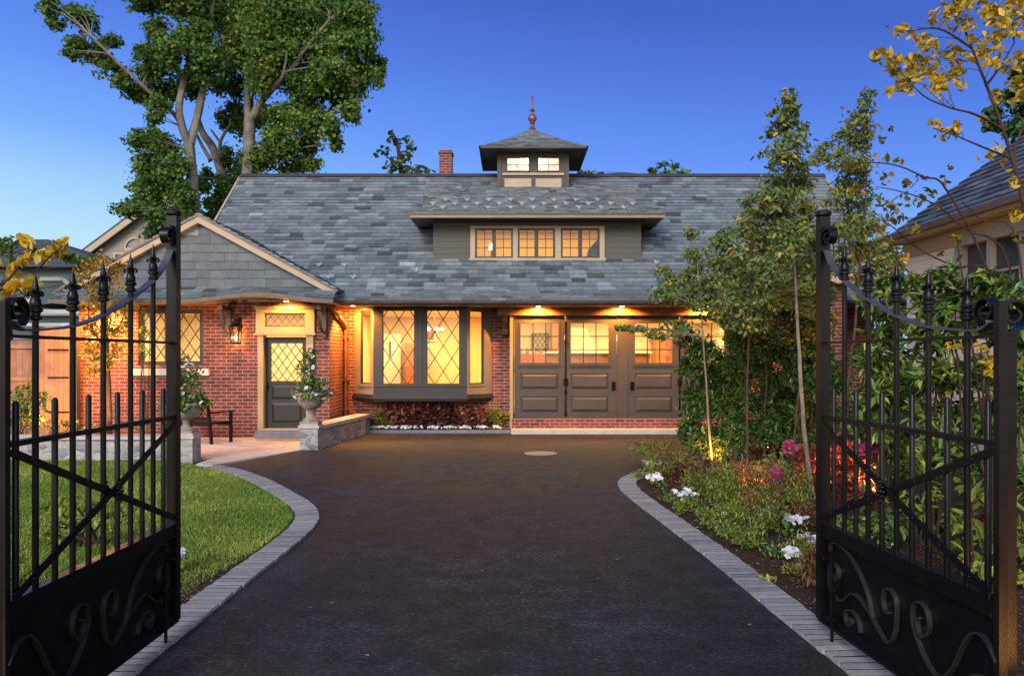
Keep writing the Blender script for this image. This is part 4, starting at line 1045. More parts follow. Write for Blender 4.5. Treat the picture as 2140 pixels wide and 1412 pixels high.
for k in range(5): a = k*2*math.pi/5; b.tube(bez(cc,cc+Vector((.12*math.cos(a),.12*math.sin(a),-.08)),cc+Vector((.2*math.cos(a),.2*math.sin(a),.02)),5),.008,5)
build('arms', b, M['copper'], ch1)
for k in range(5): a = k*2*math.pi/5; build('bulb', MB().ball(cc+Vector((.2*math.cos(a),.2*math.sin(a),.06)),.04), M['bulb'], ch1)
isl = thing('kitchen_counter', (1.7,21,.3), 'tall wooden counter with pale top inside behind the garage doors', 'counter')
build('base', MB().box(.9,3.6,20.6,21.4,.3,1.86), M['wood_beam'], isl); build('worktop', MB().box(.85,3.65,20.55,21.45,1.86,1.91), M['white_paint'], isl)
hd = thing('range_hood', (1.75,22.5,1.8), 'white plaster range hood on the kitchen back wall', 'range hood')
b = MB(); b.prism([(1.2,22.3,1.75),(2.5,22.3,1.75),(2.1,22.3,2.6),(1.6,22.3,2.6)],(0,.48,0)); b.box(1.15,2.55,22.2,22.28,1.68,1.78); build('canopy', b, M['plaster_gold'], hd)
uc = thing('kitchen_cupboard', (.55,22.6,1.6), 'wooden wall cupboard seen through the left garage door window', 'cupboard')
build('body', MB().box(1.12,1.4,22.4,22.78,1.2,2.86), M['cabinet'], uc); build('door', MB().box(1.14,1.38,22.37,22.4,1.25,2.8), M['wood_beam'], uc)
us = thing('tall_dresser', (4.2,22.6,.3), 'tall brown dresser seen through the right garage door windows', 'dresser')
build('body', MB().box(4.0,4.7,22.3,22.78,.3,2.3), M['cabinet'], us); build('door', MB().box(4.05,4.34,22.27,22.3,.4,2.2), M['wood_beam'], us)
for i, (x, lab) in enumerate(((1.35,'left of two pendant lamps over the kitchen island'),(2.75,'right of two pendant lamps over the kitchen island'))):
    p = thing('pendant_lamp', (x,21,2.2), lab, 'pendant lamp', 'kitchen pendant lamps'); build('cord', MB().tube([(x,21,2.35),(x,21,2.86)],.008,6), M['black_iron'], p); build('lamp_shade', MB().lathe([(.11,0),(.09,.1),(.03,.17)],(x,21,2.2),14), M['shade'], p, smooth=True)
tl = thing('table_lamp', (X_(1028,19.3),19.3,4.3), 'small lit table lamp in the left dormer window', 'lamp')
x = X_(1028,19.3); build('base', MB().lathe([(.06,0),(.06,.02),(.02,.05),(.035,.14),(.012,.22)],(x,19.3,4.19),12), M['copper'], tl); build('lamp_shade', MB().lathe([(.09,0),(.055,.15)],(x,19.3,4.38),14), M['shade'], tl)
sh = thing('side_table', (x,19.3,4.02), 'low wooden table under the lamp in the dormer', 'table'); build('top', MB().box(x-.45,x+.3,19.1,19.5,4.15,4.19), M['cabinet'], sh)
for a in (x-.42,x+.24): build('leg', MB().box(a,a+.04,19.28,19.32,4.02,4.15), M['cabinet'], sh)
x = X_(1228,19.4); ac = thing('armchair', (x,19.4,4.02), 'dark armchair behind the right dormer window', 'armchair')
b = MB(); b.prism([(x-.05,19.3,4.1),(x+.32,19.3,4.1),(x+.32,19.3,4.55),(x+.22,19.3,4.62),(x+.02,19.3,4.4)],(0,.2,0)); build('backrest', b, M['dark_trim'], ac); build('seat', MB().box(x-.3,x+.3,19.5,19.9,4.05,4.2), M['dark_trim'], ac)

# ================================================================== wrought iron driveway gates
def spiral(c, r0, r1, a0, a1, n=22): return [(c[0]+(r0+(r1-r0)*i/(n-1))*math.cos(R(a0+(a1-a0)*i/(n-1))), c[1]+(r0+(r1-r0)*i/(n-1))*math.sin(R(a0+(a1-a0)*i/(n-1)))) for i in range(n)]
def gate(hx, hy, fx, fy, label):
    d = Vector((fx-hx,fy-hy,0)); Lg = d.length; d.normalize(); n = Vector((-d.y,d.x,0))
    if n.x*hx > 0: n = -n                           # n points to the drive
    Mx = Matrix(((d.x,n.x,0,hx),(d.y,n.y,0,hy),(0,0,1,0),(0,0,0,1)))
    o = thing('iron_gate', (hx,hy,0), label, 'gate', 'open wrought iron driveway gates')
    BI, BR = M['black_iron'], M['iron_brown']
    def g(): return MB(Mx)
    build('stile', g().box(-.018,.018,-.02,.02,.08,1.99), BR, o)
    st = g().box(Lg-.032,Lg+.032,-.032,.032,.10,2.64); st.lathe([(.036,0),(.05,.01),(.05,.03),(.03,.04)],(Lg,0,2.64),16); build('stile', st, BI, o)
    build('rail', g().box(.018,Lg-.032,-.017,.017,1.835,1.85), BI, o)
    build('rail', g().box(.018,Lg-.032,-.02,.02,1.365,1.39), BI, o)
    r = g(); r.box(.018,Lg-.032,-.024,.024,.64,.71); r.box(.018,Lg-.032,.024,.034,.63,.645); r.box(.018,Lg-.032,-.03,-.024,.64,.71); build('rail', r, BI, o)
    r = g(); r.box(.018,Lg-.032,-.024,.024,.10,.15); r.box(.018,Lg-.032,.024,.05,.10,.115); build('rail', r, BI, o)
    build('kick_panel', g().box(.018,Lg-.032,-.004,.004,.15,.64), BI, o)
    # bars
    k = Lg/1.62
    tips = [(.22,2.134),(.514,2.19),(.794,2.258),(1.08,2.334),(1.348,2.426)]
    for s, zt in tips:
        s *= k; zc = zt-.215
        b = g().tube([(s,0,.70),(s,0,zc)], .0145, 10); bar_ = build('bar', b, BI, o, smooth=True)
        f = g(); f.lathe([(.017,0),(.03,.006),(.03,.016),(.021,.022),(.021,.034),(.031,.04),(.031,.05),(.024,.058),(.027,.072),(.022,.095),(.011,.118),(.013,.125),(.017,.135),(.015,.15),(.009,.18),(.0015,.215)],(s,0,zc),12)
        for a in (0,90,180,270):
            e = Vector((math.cos(R(a)),math.sin(R(a)),0)); q = Vector((s,0,zc+.118))
            f.tube([q,q+e*.018+Vector((0,0,.012)),q+e*.032+Vector((0,0,.008)),q+e*.036+Vector((0,0,-.006)),q+e*.026+Vector((0,0,-.010))],[.006,.007,.007,.006,.004],6)
        build('finial', f, BI, bar_, smooth=True)
    for s in (.08,.367,.654,.937,1.214,1.48):
        s *= k; b = g().tube([(s,0,.70),(s,0,1.55),(s,0,1.562)], [.0145,.0145,.008], 10); build('bar', b, BI, o, smooth=True)
    # sweeping top band
    zp = [(.045,1.905),(.10,1.878),(.17,1.872),(.30,1.882),(.514,1.905),(.794,1.975),(1.08,2.085),(1.348,2.215),(1.5,2.33),(1.57,2.42)]
    pts = smooth_path([(s*k,0,z) for s, z in zp], 5)
    b = g(); b.band(pts, (0,1,0), .045, .009); build('top_band', b, M['band_sheen'], o, smooth=True)
    # scroll at the low end and curl at the high end
    c = (.10*k,0,0); sp_ = [Vector((x,0,z)) for x, z in spiral((.085,1.945),.068,.014,-125,-125+560,30)]
    sp_ = [Vector((.05,0,1.878))]+sp_ if False else sp_
    b = g(); b.band([Vector((x,0,z)) for x, z in spiral((.078,1.955),.072,.016,-60,-60-0+520,34)], (0,1,0), .045, .009); build('scroll', b, BI, o, smooth=True)
    b = g(); b.band([Vector((Lg-.09+.0+x,0,z)) for x, z in spiral((0,2.50),.062,.02,20,20+430,28)], (0,1,0), .05, .010); b.box(Lg-.09,Lg-.03,-.02,.02,2.555,2.572); build('scroll', b, BI, o, smooth=True)
    # cross braces
    def brace(s0,z0,s1,z1,y):
        a, c = Vector((s0,y,z0)), Vector((s1,y,z1)); b = g(); b.bar(a,c,.010,.036)
        for t in (.08,.22,.36,.64,.78,.92):
            p = a.lerp(c,t); b.ball(p+Vector((0,.007,0)),.007,8); b.ball(p+Vector((0,-.007,0)),.007,8)
        build('brace', b, BI, o)
    brace(.02,1.345,Lg-.03,.745,.022); brace(.02,.72,Lg-.03,1.345,.034)
    f = g(); ce = Vector((Lg/2+.06*k,.0,1.03))
    f.lathe([(.001,0),(.034,.004),(.034,.012),(.02,.02),(.001,.024)],(0,0,0),12) if False else None
    for y in (.046,-.03):
        f = g(); f.ball(ce+Vector((0,y,0)),.016,10)
        for q in range(8):
            a = q*math.pi/4; f.ball(ce+Vector((.028*math.cos(a),y,.034*math.sin(a))),.011,8)
            f.ball(ce+Vector((.016*math.cos(a+.4),y+.004,.055*math.sin(a+.4))),.008,6)
        build('rosette', f, BI, o, smooth=True)
    # scrolls on the panel (both faces)
    def path2(*pp): return smooth_path([Vector((s*k,0,z)) for s, z in pp], 5)
    curves = [
      path2((.0,.44),(.05,.50),(.11,.525),(.17,.50),(.23,.42),(.29,.31),(.36,.235),(.43,.22),(.51,.265),(.585,.35),(.62,.43),(.605,.50),(.56,.53),(.505,.51),(.48,.45),(.49,.40),(.525,.365),(.565,.375),(.58,.41),(.575,.44),(.555,.45)),
      path2((.83,.39),(.85,.38),(.88,.40),(.895,.44),(.88,.49),(.84,.515),(.79,.50),(.765,.45),(.765,.38),(.775,.31),(.81,.245),(.86,.225),(.94,.265),(1.04,.33),(1.15,.375),(1.22,.375),(1.28,.335),(1.34,.30),(1.41,.29),(1.47,.325),(1.50,.39),(1.49,.46),(1.45,.495),(1.40,.48),(1.385,.43),(1.41,.395),(1.44,.41),(1.445,.435)),
      path2((1.0,.30),(1.04,.40),(1.11,.49),(1.2,.56),(1.3,.61),(1.40,.625),(1.47,.605),(1.49,.56)),
      path2((1.13,.18),(1.15,.235),(1.20,.27),(1.26,.27),(1.30,.235),(1.29,.19),(1.25,.175),(1.225,.20),(1.24,.225)),
      path2((.03,.30),(.08,.34),(.14,.33),(.17,.28),(.15,.23),(.10,.22),(.08,.25),(.10,.28))]
    for cv in curves:
        b = g()
        for y in (.016,-.016): b.band([p+Vector((0,y,0)) for p in cv], (0,1,0), .026, .010)
        build('scrollwork', b, M['scroll_highlight'], o, smooth=True)
    b = g(); b.tube([(Lg-.19,.038,.02),(Lg-.19,.038,.52)],.010,8); b.box(Lg-.215,Lg-.165,.025,.052,.30,.33); b.box(Lg-.215,Lg-.165,.025,.052,.15,.18); b.tube([(Lg-.19,.038,.52),(Lg-.19,.09,.53)],.010,8); build('drop_bolt', b, BI, o)
    return o
gate(-2.165,3.36,-2.135,4.98,'black wrought iron gate leaf swung open in front of the lawn')
gate(2.104,3.40,1.97,5.0,'black wrought iron gate leaf swung open in front of the flower bed')
def gate_post(x, y, sgn, label, hw_=.042):
    o = thing('gate_post', (x,y,0), label, 'gate post', 'square iron posts the gates hang on')
    build('shaft', MB().box(x-hw_,x+hw_,y-hw_,y+hw_,-.02,1.85), M['iron_brown'], o)
    b = MB(); b.box(x-hw_-.008,x+hw_+.008,y-hw_-.008,y+hw_+.008,1.85,1.865)
    b.band([Vector((x+sgn*.02+sgn*q[0],y,q[1])) for q in spiral((0,1.945),.078,.02,-100,-100+520,34)], (0,1,0), .07, .012); build('scroll', b, M['black_iron'], o, smooth=True)
    for z in (.5,1.5): build('hinge', MB().box(min(x,x-sgn*.05),max(x,x-sgn*.05),y-.02,y+.02,z,z+.06), M['black_iron'], o)
gate_post(-2.245,3.36,-1,'square iron gate post at the left edge beside yellow leaves'); gate_post(2.200,3.52,1,'square iron gate post at the right edge, lit orange',.031)

# ================================================================== neighbouring houses
nb = thing('neighbour_house', (10,9,0), 'beige sided house with slate hip roof behind the right hand shrubs', 'house')
nx, ny0, ny1, nz = 7.5, 2.0, 15.0, 4.05
wz_ = (2.52,3.66); wy = (10.8,13.2)
w = MB(); Mr = Matrix(((0,1,0,nx),(1,0,0,0),(0,0,1,0),(0,0,0,1)))     # local x -> world Y, local y -> world X (into the wall)
w.M = Mr; wall_holes(w, ny0, ny1, -.03, 4.0, 0, .2, [(wy[0],wy[1],wz_[0],wz_[1])]); w.M = None
w.box(nx+.2,nx+8,ny1-.2,ny1,-.03,4.0); build('wall', w, M['siding_beige'], nb)
wn = build('window', MB(Mr).ring(wy[0]-.1,wy[1]+.1,wz_[0]-.1,wz_[1]+.1,.16,-.05,.1), M['grey_paint'], nb)
b = MB(Mr); 
for i in (1,2): q = wy[0]+(wy[1]-wy[0])*i/3; b.box(q-.05,q+.05,-.02,.08,wz_[0]+.05,wz_[1]-.05)
b.box(wy[0],wy[1],.0,.06,(wz_[0]+wz_[1])/2-.02,(wz_[0]+wz_[1])/2+.02); build('glazing_bars', b, M['grey_paint'], wn)
build('pane', MB(Mr).box(wy[0],wy[1],.085,.09,wz_[0],wz_[1]), M['dark_glass'], wn)
ex = nx-.3; er = 15.1
r = MB(); hp = [(ex,ny0-5,nz),(ex,er,nz),(ex+6,er-6,nz+5.7),(ex+6,ny0-5,nz+5.7)]
slates(r, hp, (0,1,0), .17, .25, .45, 90, normal=(-1,0,1)); sheet(r, hp, .05, .2)
hp2 = [(ex,er,nz),(ex+12,er,nz),(ex+6,er-6,nz+5.7)]; slates(r, hp2, (1,0,0), .17, .25, .45, 91, normal=(0,1,1)); sheet(r, hp2, .05, .2)
build('roof', r, M['slate_shaded'], nb, fix=False)
b = MB(); b.box(ex-.04,ex+.04,ny0-5,er,nz-.16,nz-.03); b.box(ex+.04,nx,ny0-5,er,nz-.15,nz-.13); b.box(nx-.04,nx-.002,ny0-5,ny1,nz-.42,nz-.16); b.box(ex,nx+8,er-.05,er+.03,nz-.16,nz-.03); build('eaves', b, M['taupe_trim'], nb)
b = MB(); b.box(ex-.13,ex-.042,ny0-5,er+.05,nz-.10,nz+.0); build('gutter', b, M['gutter'], nb)

fh = thing('far_house', (-16,36,0), 'taupe gabled house with arched window far behind the left gable', 'house')
Yf = 36; gx0, gxa = X_(172,Yf), X_(345,Yf); gz0_, gza = Z_(530,Yf), Z_(402,Yf); gx1 = 2*gxa-gx0
build('wall', MB().prism([(gx0+.6,Yf,0),(gx1-.6,Yf,0),(gx1-.6,Yf,gz0_+.3),(gxa,Yf,gza-.25),(gx0+.6,Yf,gz0_+.3)],(0,8,0)), M['siding_taupe'], fh)
b = MB()
for e in (gx0,gx1):
    a, c = Vector((gxa,Yf-.4,gza)), Vector((e,Yf-.4,gz0_)); b.prism([a,c,c+Vector((0,0,-.12)),a+Vector((0,0,-.12))],(0,9,0))
build('roof', b, M['roof_far'], fh)
b = MB()
for e in (gx0,gx1):
    a, c = Vector((gxa,Yf-.42,gza-.12)), Vector((e,Yf-.42,gz0_-.12)); b.prism([a,c,c+Vector((0,0,-.3)),a+Vector((0,0,-.3))],(0,.12,0))
build('rake_board', b, M['tan_trim'], fh)
wx = X_(283,Yf); wzz = Z_(523,Yf)
b = MB(); b.ring(wx-.45,wx+.45,wzz-1.4,wzz+.1,.12,Yf-.08,Yf-.003); b.ring(wx-.98,wx-.47,wzz-1.4,wzz-.1,.1,Yf-.08,Yf-.003); b.ring(wx+.47,wx+.98,wzz-1.4,wzz-.1,.1,Yf-.08,Yf-.003)
b.band([(wx+.45*math.cos(a),Yf-.05,wzz+.1+.45*math.sin(a)) for a in [i*math.pi/14 for i in range(15)]],(0,1,0),.06,.08); build('window', b, M['tan_trim'], fh)
build('pane', MB().box(wx-.9,wx+.9,Yf-.03,Yf-.004,wzz-1.3,wzz-.1), M['dark_glass'], fh)

M['grey_trim'] = painted('weathered_white_paint', (.45,.45,.44), .6, .15, 2)
f2 = thing('distant_house', (-17,28,0), 'dark hip roofed house with white trimmed teal walls at far left', 'house')
Y2 = 27; x0, x1 = X_(-120,Y2), X_(255,Y2); ze, za = Z_(560,Y2), Z_(502,Y2)
build('wall', MB().box(x0+.4,x1-.4,Y2,Y2+7,0,ze), M['siding_teal'], f2)
b = MB(); xa0, xa1 = X_(70,Y2+3.5), X_(100,Y2+3.5); za_ = Z_(500,Y2+3.5)
b.add([(x0,Y2-.4,ze),(x1,Y2-.4,ze),(x1,Y2+7.4,ze),(x0,Y2+7.4,ze),(xa0,Y2+3.5,za_),(xa1,Y2+3.5,za_)],[(0,1,5,4),(1,2,5),(2,3,4,5),(3,0,4),(3,2,1,0)]); build('roof', b, M['roof_far'], f2)
b = MB(); q = [Vector((X_(40,Y2-2),Y2-1.6,Z_(640,Y2-1.6))), Vector((X_(60,Y2-2),Y2-1.6,Z_(583,Y2-1.6))), Vector((X_(118,Y2-2),Y2-1.6,Z_(583,Y2-1.6))), Vector((X_(165,Y2-2),Y2-1.6,Z_(625,Y2-1.6)))]
for a, c in zip(q[:-1],q[1:]): b.bar(a,c,.15,.12)
b.box(q[0].x,q[3].x,Y2-1.6,Y2-1.5,q[0].z-.3,q[0].z-.1); build('porch_trim', b, M['grey_trim'], f2)
b = MB(); b.box(q[0].x,q[3].x+.4,Y2-1.5,Y2-.02,0,q[0].z-.3); b.prism([q[0],q[1],q[2],q[3]],(0,1.5,0)); build('porch', b, M['siding_teal'], f2)
b = MB()
for z in (2.35,2.75,3.15): b.box(q[0].x-.5,q[3].x+.5,Y2-1.9,Y2-1.85,z,z+.10)
build('porch_rail', b, M['grey_trim'], f2)
# ================================================================== tall maples behind the house
def tree(name, base, stems, clumps, leafm, label, cat, group, seed, size, per, r0, bark, twr=.03, aspect=.75, sub=8, spread=.42, tonebias=0, up=.5, ntw=1, droop=.35, sizevar=.35):
    """stems: list of (points, r_start, r_end); everything in world space"""
    o = thing(name, base, label, cat, group); rr = random.Random(seed); b = MB(); path = []
    for pts, ra, rb_ in stems: path += limb(b, pts, ra, rb_, 9, rr, .01*min(1,ra*10))
    twigs(b, path, clumps, twr, rr, ntw)
    build('trunk', b, bark, o, smooth=True)
    foliage('crown', clumps, per, size, leafm, seed, o, aspect, up, .55, sub, spread, droop, tonebias, sizevar=sizevar)
    return o
def PX(lst, Y, dep=None, dj=0, seed=0):
    r = random.Random(seed); return [pc(a,b,Y+r.uniform(-dj,dj),c,d,dep) for a,b,c,d in lst]
GM = 'tall maples behind the house'
YA = 28.0
tree('maple_tree', (X_(405,YA),YA,0), [
  ([P(404,560,YA),P(405,450,YA),P(402,380,YA),P(395,300,YA)], 0.248,0.186),
  ([P(404,800,YA),P(404,560,YA)], 0.285,0.248),
  ([P(395,305,YA),P(375,240,YA-.3),P(382,180,YA-.2),P(400,100,YA),P(398,0,YA+.2),P(400,-80,YA)], 0.149,0.062),
  ([P(398,300,YA),P(415,235,YA+.2),P(428,165,YA+.1),P(440,60,YA+.3),P(448,-60,YA)], 0.161,0.062),
  ([P(390,285,YA),P(365,240,YA),P(310,190,YA-.5),P(240,125,YA-1),P(190,75,YA-1.2)], 0.099,0.031),
  ([P(425,190,YA),P(400,140,YA-.4),P(392,90,YA-.5)], 0.074,0.031),
  ([P(380,200,YA),P(392,120,YA+.3),P(372,40,YA+.4)], 0.074,0.031)],
  PX([(103,18,22,26),(118,48,18,16),(162,30,34,22),(188,50,26,22),(160,92,26,18),(200,112,34,22),(150,112,20,14),(235,85,20,14),(232,140,32,20),(255,170,30,18),(285,195,36,20),
      (300,110,22,18),(325,60,26,24),(300,5,50,18),(380,20,52,36),(320,150,36,32),(350,108,42,40),(400,75,45,45),(430,130,45,45),(350,190,40,26),(395,185,40,30),(330,215,32,18),(440,20,50,36),(360,-40,70,40),(450,-50,60,40),(330,245,26,14),
      (300,290,32,28),(340,300,40,30),(300,335,32,28),(355,350,42,38),(300,385,42,34),(345,400,44,34),(262,440,28,18),(300,430,40,26),(345,450,40,30),(325,480,26,26),(380,420,30,40)], YA, None, 1.0, 5),
  LV['maple'], 'tall maple with one long bare limb reaching out to the upper left', 'tree', GM, 21, .12, 826, .4, M['bark'], .025, sub=15, spread=.46, ntw=2, sizevar=.55)
YB = 30.4
tree('maple_tree', (X_(500,YB),YB,0), [
  ([P(520,800,YB),P(495,460,YB),P(470,380,YB),P(445,310,YB),P(425,280,YB-.3),P(410,240,YB)], 0.248,0.099),
  ([P(462,350,YB),P(460,300,YB),P(480,262,YB),P(494,240,YB)], 0.081,0.031),
  ([P(462,300,YB),P(446,278,YB),P(440,270,YB)], 0.050,0.025),
  ([P(440,335,YB),P(420,300,YB+.3),P(405,270,YB+.3)], 0.087,0.043)],
  PX([(480,240,36,34),(470,30,60,50),(490,110,46,46),(480,170,40,36),(450,425,34,28),(500,330,36,46),(480,390,36,40),(430,375,26,30),(530,330,40,36),(400,420,36,34),(520,250,36,36),(450,455,26,20)], YB, None, .8, 6),
  LV['maple'], 'leaning maple trunk between two taller maples, its lower limb broken', 'tree', GM, 22, .12, 826, .4, M['bark'], .03, tonebias=-.15)
YC = 28.6
tree('maple_tree', (X_(517,YC),YC,0), [
  ([P(517,800,YC),P(517,450,YC),P(518,360,YC),P(522,250,YC)], 0.248,0.205),
  ([P(521,255,YC),P(517,215,YC),P(522,150,YC),P(540,60,YC),P(545,-60,YC)], 0.149,0.062),
  ([P(523,255,YC),P(545,215,YC-.3),P(575,180,YC-.6),P(605,150,YC-.8),P(640,100,YC-1),P(690,40,YC-1)], 0.136,0.043),
  ([P(560,200,YC-.4),P(590,160,YC-1),P(600,110,YC-1.3)], 0.081,0.031),
  ([P(527,240,YC),P(528,200,YC+.3),P(540,160,YC+.4)], 0.062,0.025),
  ([P(520,310,YC),P(545,305,YC-.4),P(562,325,YC-.5)], 0.043,0.019),
  ([P(545,222,YC),P(620,235,YC+.8),P(680,240,YC+1)], 0.062,0.025)],
  PX([(540,30,60,44),(600,30,60,46),(660,30,56,42),(560,95,56,46),(620,95,60,46),(680,95,54,44),(735,40,44,40),(755,15,30,26),(745,95,44,40),(770,140,34,30),(790,160,18,22),(700,150,50,40),(640,160,56,44),(585,160,44,40),(540,150,40,50),(740,170,36,34),
      (600,-50,80,40),(700,-30,60,36),(765,65,26,26),(660,205,50,32),(710,200,40,32),(735,235,22,24),(578,258,40,32),(610,240,46,36),(650,255,40,32),(690,270,28,36),(705,305,14,18),(640,300,32,26),(590,300,44,32),(560,330,44,28),(610,340,46,22),(650,345,24,16),(500,100,46,46)], YC, None, 1.2, 7),
  LV['maple'], 'tallest full crowned maple, its straight trunk rising behind the roof edge', 'tree', GM, 23, .12, 964, .4, M['bark'], .025, tonebias=.1, sub=15, spread=.46, ntw=2, sizevar=.55)
YD = 30
tree('maple_tree', (X_(840,YD),YD,0), [([P(845,800,YD),P(842,420,YD),P(838,360,YD),P(830,300,YD),P(822,280,YD)],.16,.03),([P(840,380,YD),P(870,350,YD)],.05,.02),([P(838,350,YD),P(805,325,YD)],.05,.02)],
  PX([(820,285,12,14),(800,320,16,16),(815,345,22,18),(845,320,22,18),(860,310,14,12),(840,350,26,14),(870,352,26,12),(895,358,16,8),(830,300,14,10),(850,290,10,8)], YD, None, .4, 8),
  LV['maple'], 'small thin tree top showing above the ridge left of the chimney', 'tree', 'tree tops peeping over the ridge', 24, .2, 60, .1, M['bark_dark'], .02, spread=.5)
tree('maple_tree', (X_(1395,YD),YD,0), [([P(1395,800,YD),P(1395,420,YD),P(1395,360,YD)],.16,.03)],
  PX([(1365,358,22,8),(1395,352,22,12),(1415,350,12,12),(1430,360,16,8),(1385,365,40,10),(1220,362,20,6),(1250,364,12,5)], YD, None, .4, 9),
  LV['maple'], 'low tree top just clearing the ridge right of the cupola', 'tree', 'tree tops peeping over the ridge', 25, .2, 80, .1, M['bark_dark'], .02, spread=.5)
# dark tree far right behind the neighbour's roof
YE2 = 22
tree('evergreen_tree', (X_(2160,YE2),YE2,0), [([P(2160,800,YE2),P(2150,300,YE2),P(2150,180,YE2)],.2,.05)],
  PX([(2120,210,40,30),(2090,240,34,28),(2140,170,40,34),(2110,265,40,26),(2160,230,50,50),(2130,140,26,24),(2075,265,22,16),(2180,150,50,50)], YE2, None, .5, 10),
  LV['laurel'], 'dark evergreen tree behind the neighbouring slate roof', 'tree', None, 26, .18, 180, .1, M['bark_dark'], .03, tonebias=-.45)

# ================================================================== young trees in the right hand bed
GY_ = 'slender young trees in the right hand bed'
def young(bx, by, topx, topy, clumps, label, seed, mid=None, r=.038, leafm='birch', per=1300, size=.068, dep=None, tb=.08, group=GY_, sub=11, bark='bark_dark'):
    g = G(bx,by); Y = g.y
    rq = random.Random(seed+1)
    pts = [g]+[P(bx+(topx-bx)*t+(mid or 0)*math.sin(t*3.14)+rq.uniform(-6,6), by+(topy-by)*t, Y+rq.uniform(-.08,.08)) for t in (.18,.36,.55,.75)]+[P(topx, topy, Y)]
    return tree('young_tree', g, [(pts, r*.72, .006)], PX([(a,b,c*1.28,d_*1.1) for a,b,c,d_ in clumps], Y, dep, .35, seed), LV[leafm], label, 'tree', group, seed, size, per, .04, M[bark], .008, .5, sub, .42, tb, .3, 2, .2)
young(1699,1042,1645,195,[(1645,205,18,22),(1640,240,34,26),(1655,265,28,24),(1620,275,26,22),(1640,300,40,28),(1630,335,40,28),(1655,345,30,26),(1640,380,44,30),(1620,420,40,30),(1660,420,40,34),(1640,465,50,34),(1590,420,24,24),(1570,435,26,22),(1600,480,36,30),(1670,490,36,34),(1700,540,34,30),(1640,530,40,34),(1600,560,40,34),(1680,590,40,34),(1560,470,26,22)],
      'tallest slender tree in the bed, white trunk leaning beside the gate', 31, -8, .045, bark='bark_pale')
young(1742,1000,1812,200,[(1812,205,16,20),(1800,235,24,22),(1815,265,18,20),(1790,265,24,22),(1775,295,34,26),(1800,300,22,22),(1765,335,36,26),(1790,340,30,24),(1770,375,36,28),(1750,410,34,30),(1790,420,34,30),(1765,455,46,34),(1800,480,36,30),(1740,490,30,30),(1790,530,50,32),(1750,550,34,30),(1720,320,20,16),(1705,335,18,12),(1730,310,14,12),(1850,540,36,28),(1820,580,40,30)],
      'slender tree with a curved tip rising just behind the gate stile', 32, 14, .042)
young(1490,978,1450,480,[(1452,495,16,20),(1455,530,24,24),(1445,565,28,26),(1475,590,32,26),(1440,605,30,24),(1385,570,16,18),(1395,595,28,22),(1380,620,24,18),(1420,625,34,22),(1470,640,40,26),(1500,610,30,24),(1330,690,30,9),(1300,686,20,7),(1385,700,34,16),(1430,680,30,22)],
      'thin tree nearest the garage doors with a drooping lower twig', 33, -4, .032, bark='bark_pale')
young(1522,962,1520,480,[(1515,490,16,18),(1510,515,26,24),(1535,530,26,22),(1530,565,38,28),(1555,590,34,26),(1510,600,36,26),(1545,630,44,28),(1500,550,24,22),(1580,640,36,26),(1520,660,44,24),(1570,560,28,22)],
      'thin paired tree between the garage doors and the white leaning trunk', 34, 5, .03)
young(1600,985,1590,470,[(1590,500,22,22),(1600,540,30,26),(1585,590,36,30),(1620,620,40,30),(1590,660,46,30),(1650,660,46,30),(1630,700,50,34),(1570,700,40,30),(1690,680,44,34),(1700,620,34,30),(1680,740,44,34)],
      'bushy young tree tangled with yellow green leaves in front of the house end', 35, 0, .03, 'turning', 900, .075, None, -.3)
young(1560,1010,1575,430,[(1575,450,20,18),(1560,480,28,22),(1590,510,30,24),(1550,540,30,26),(1600,570,36,28),(1560,610,40,30),(1610,640,40,30),(1530,650,36,28),(1640,600,36,28),(1660,560,30,26),(1580,670,40,26),(1680,640,34,28),(1625,480,26,22)],
      'leafy young tree in the middle of the group, crown full to the eaves', 36, -6, .03)
young(1650,1000,1690,420,[(1690,440,20,18),(1680,470,26,22),(1705,500,26,24),(1670,530,30,24),(1700,570,32,28),(1660,620,36,28),(1710,650,34,30),(1680,690,36,30),(1640,700,34,28),(1720,610,26,26),(1730,560,24,22)],
      'leafy young tree close to the gate stile, between the two tallest trees', 37, 5, .03, 'turning', 1500, .072, None, -.28)
# dense evergreen shrubs under the trees
GS = 'dense dark green shrubs under the young trees'
def shrub(name, g, clumps, Y, m, label, seed, size, per, group=None, cat='shrub', aspect=.42, dj=.25, sub=12, spread=.38, tb=0, dep=None, up=.45, droop=.3, radial=False):
    cl = PX(clumps, Y, dep, dj, seed)
    cl = [((c[0],c[1],max(c[2],r[2]*.5)),r) for c, r in cl]
    o = thing(name, (g[0],g[1],0), label, cat, group)
    b = MB(); rr = random.Random(seed); base = Vector((g[0],g[1],.0))
    for c, r in cl: 
        e = Vector(c); f = base+Vector((rr.uniform(-.12,.12),rr.uniform(-.1,.1),0)); m_ = (f*.5+e*.5)+Vector((0,0,.1)); b.tube(bez(f,m_,e,5),[.012,.011,.010,.008,.005],5)
    build('stem', b, M['bark_dark'], o)
    foliage('foliage', cl, per, size, LV[m], seed, o, aspect, up, .6, sub, spread, droop, tb, radial=radial)
    return o
def gp(px, Y): return (X_(px,Y), Y)
shrub('evergreen_shrub', gp(1470,12.9), [(1450,720,34,30),(1480,740,46,40),(1440,770,30,34),(1490,790,50,40),(1445,830,34,44),(1480,850,50,46),(1440,890,26,40),(1490,910,50,40),(1455,935,40,30),(1520,820,36,50)], 12.9, 'laurel', 'dark glossy evergreen shrub at the garage corner of the bed', 41, .085, 2300, GS, tb=-.22, radial=True, aspect=.36)
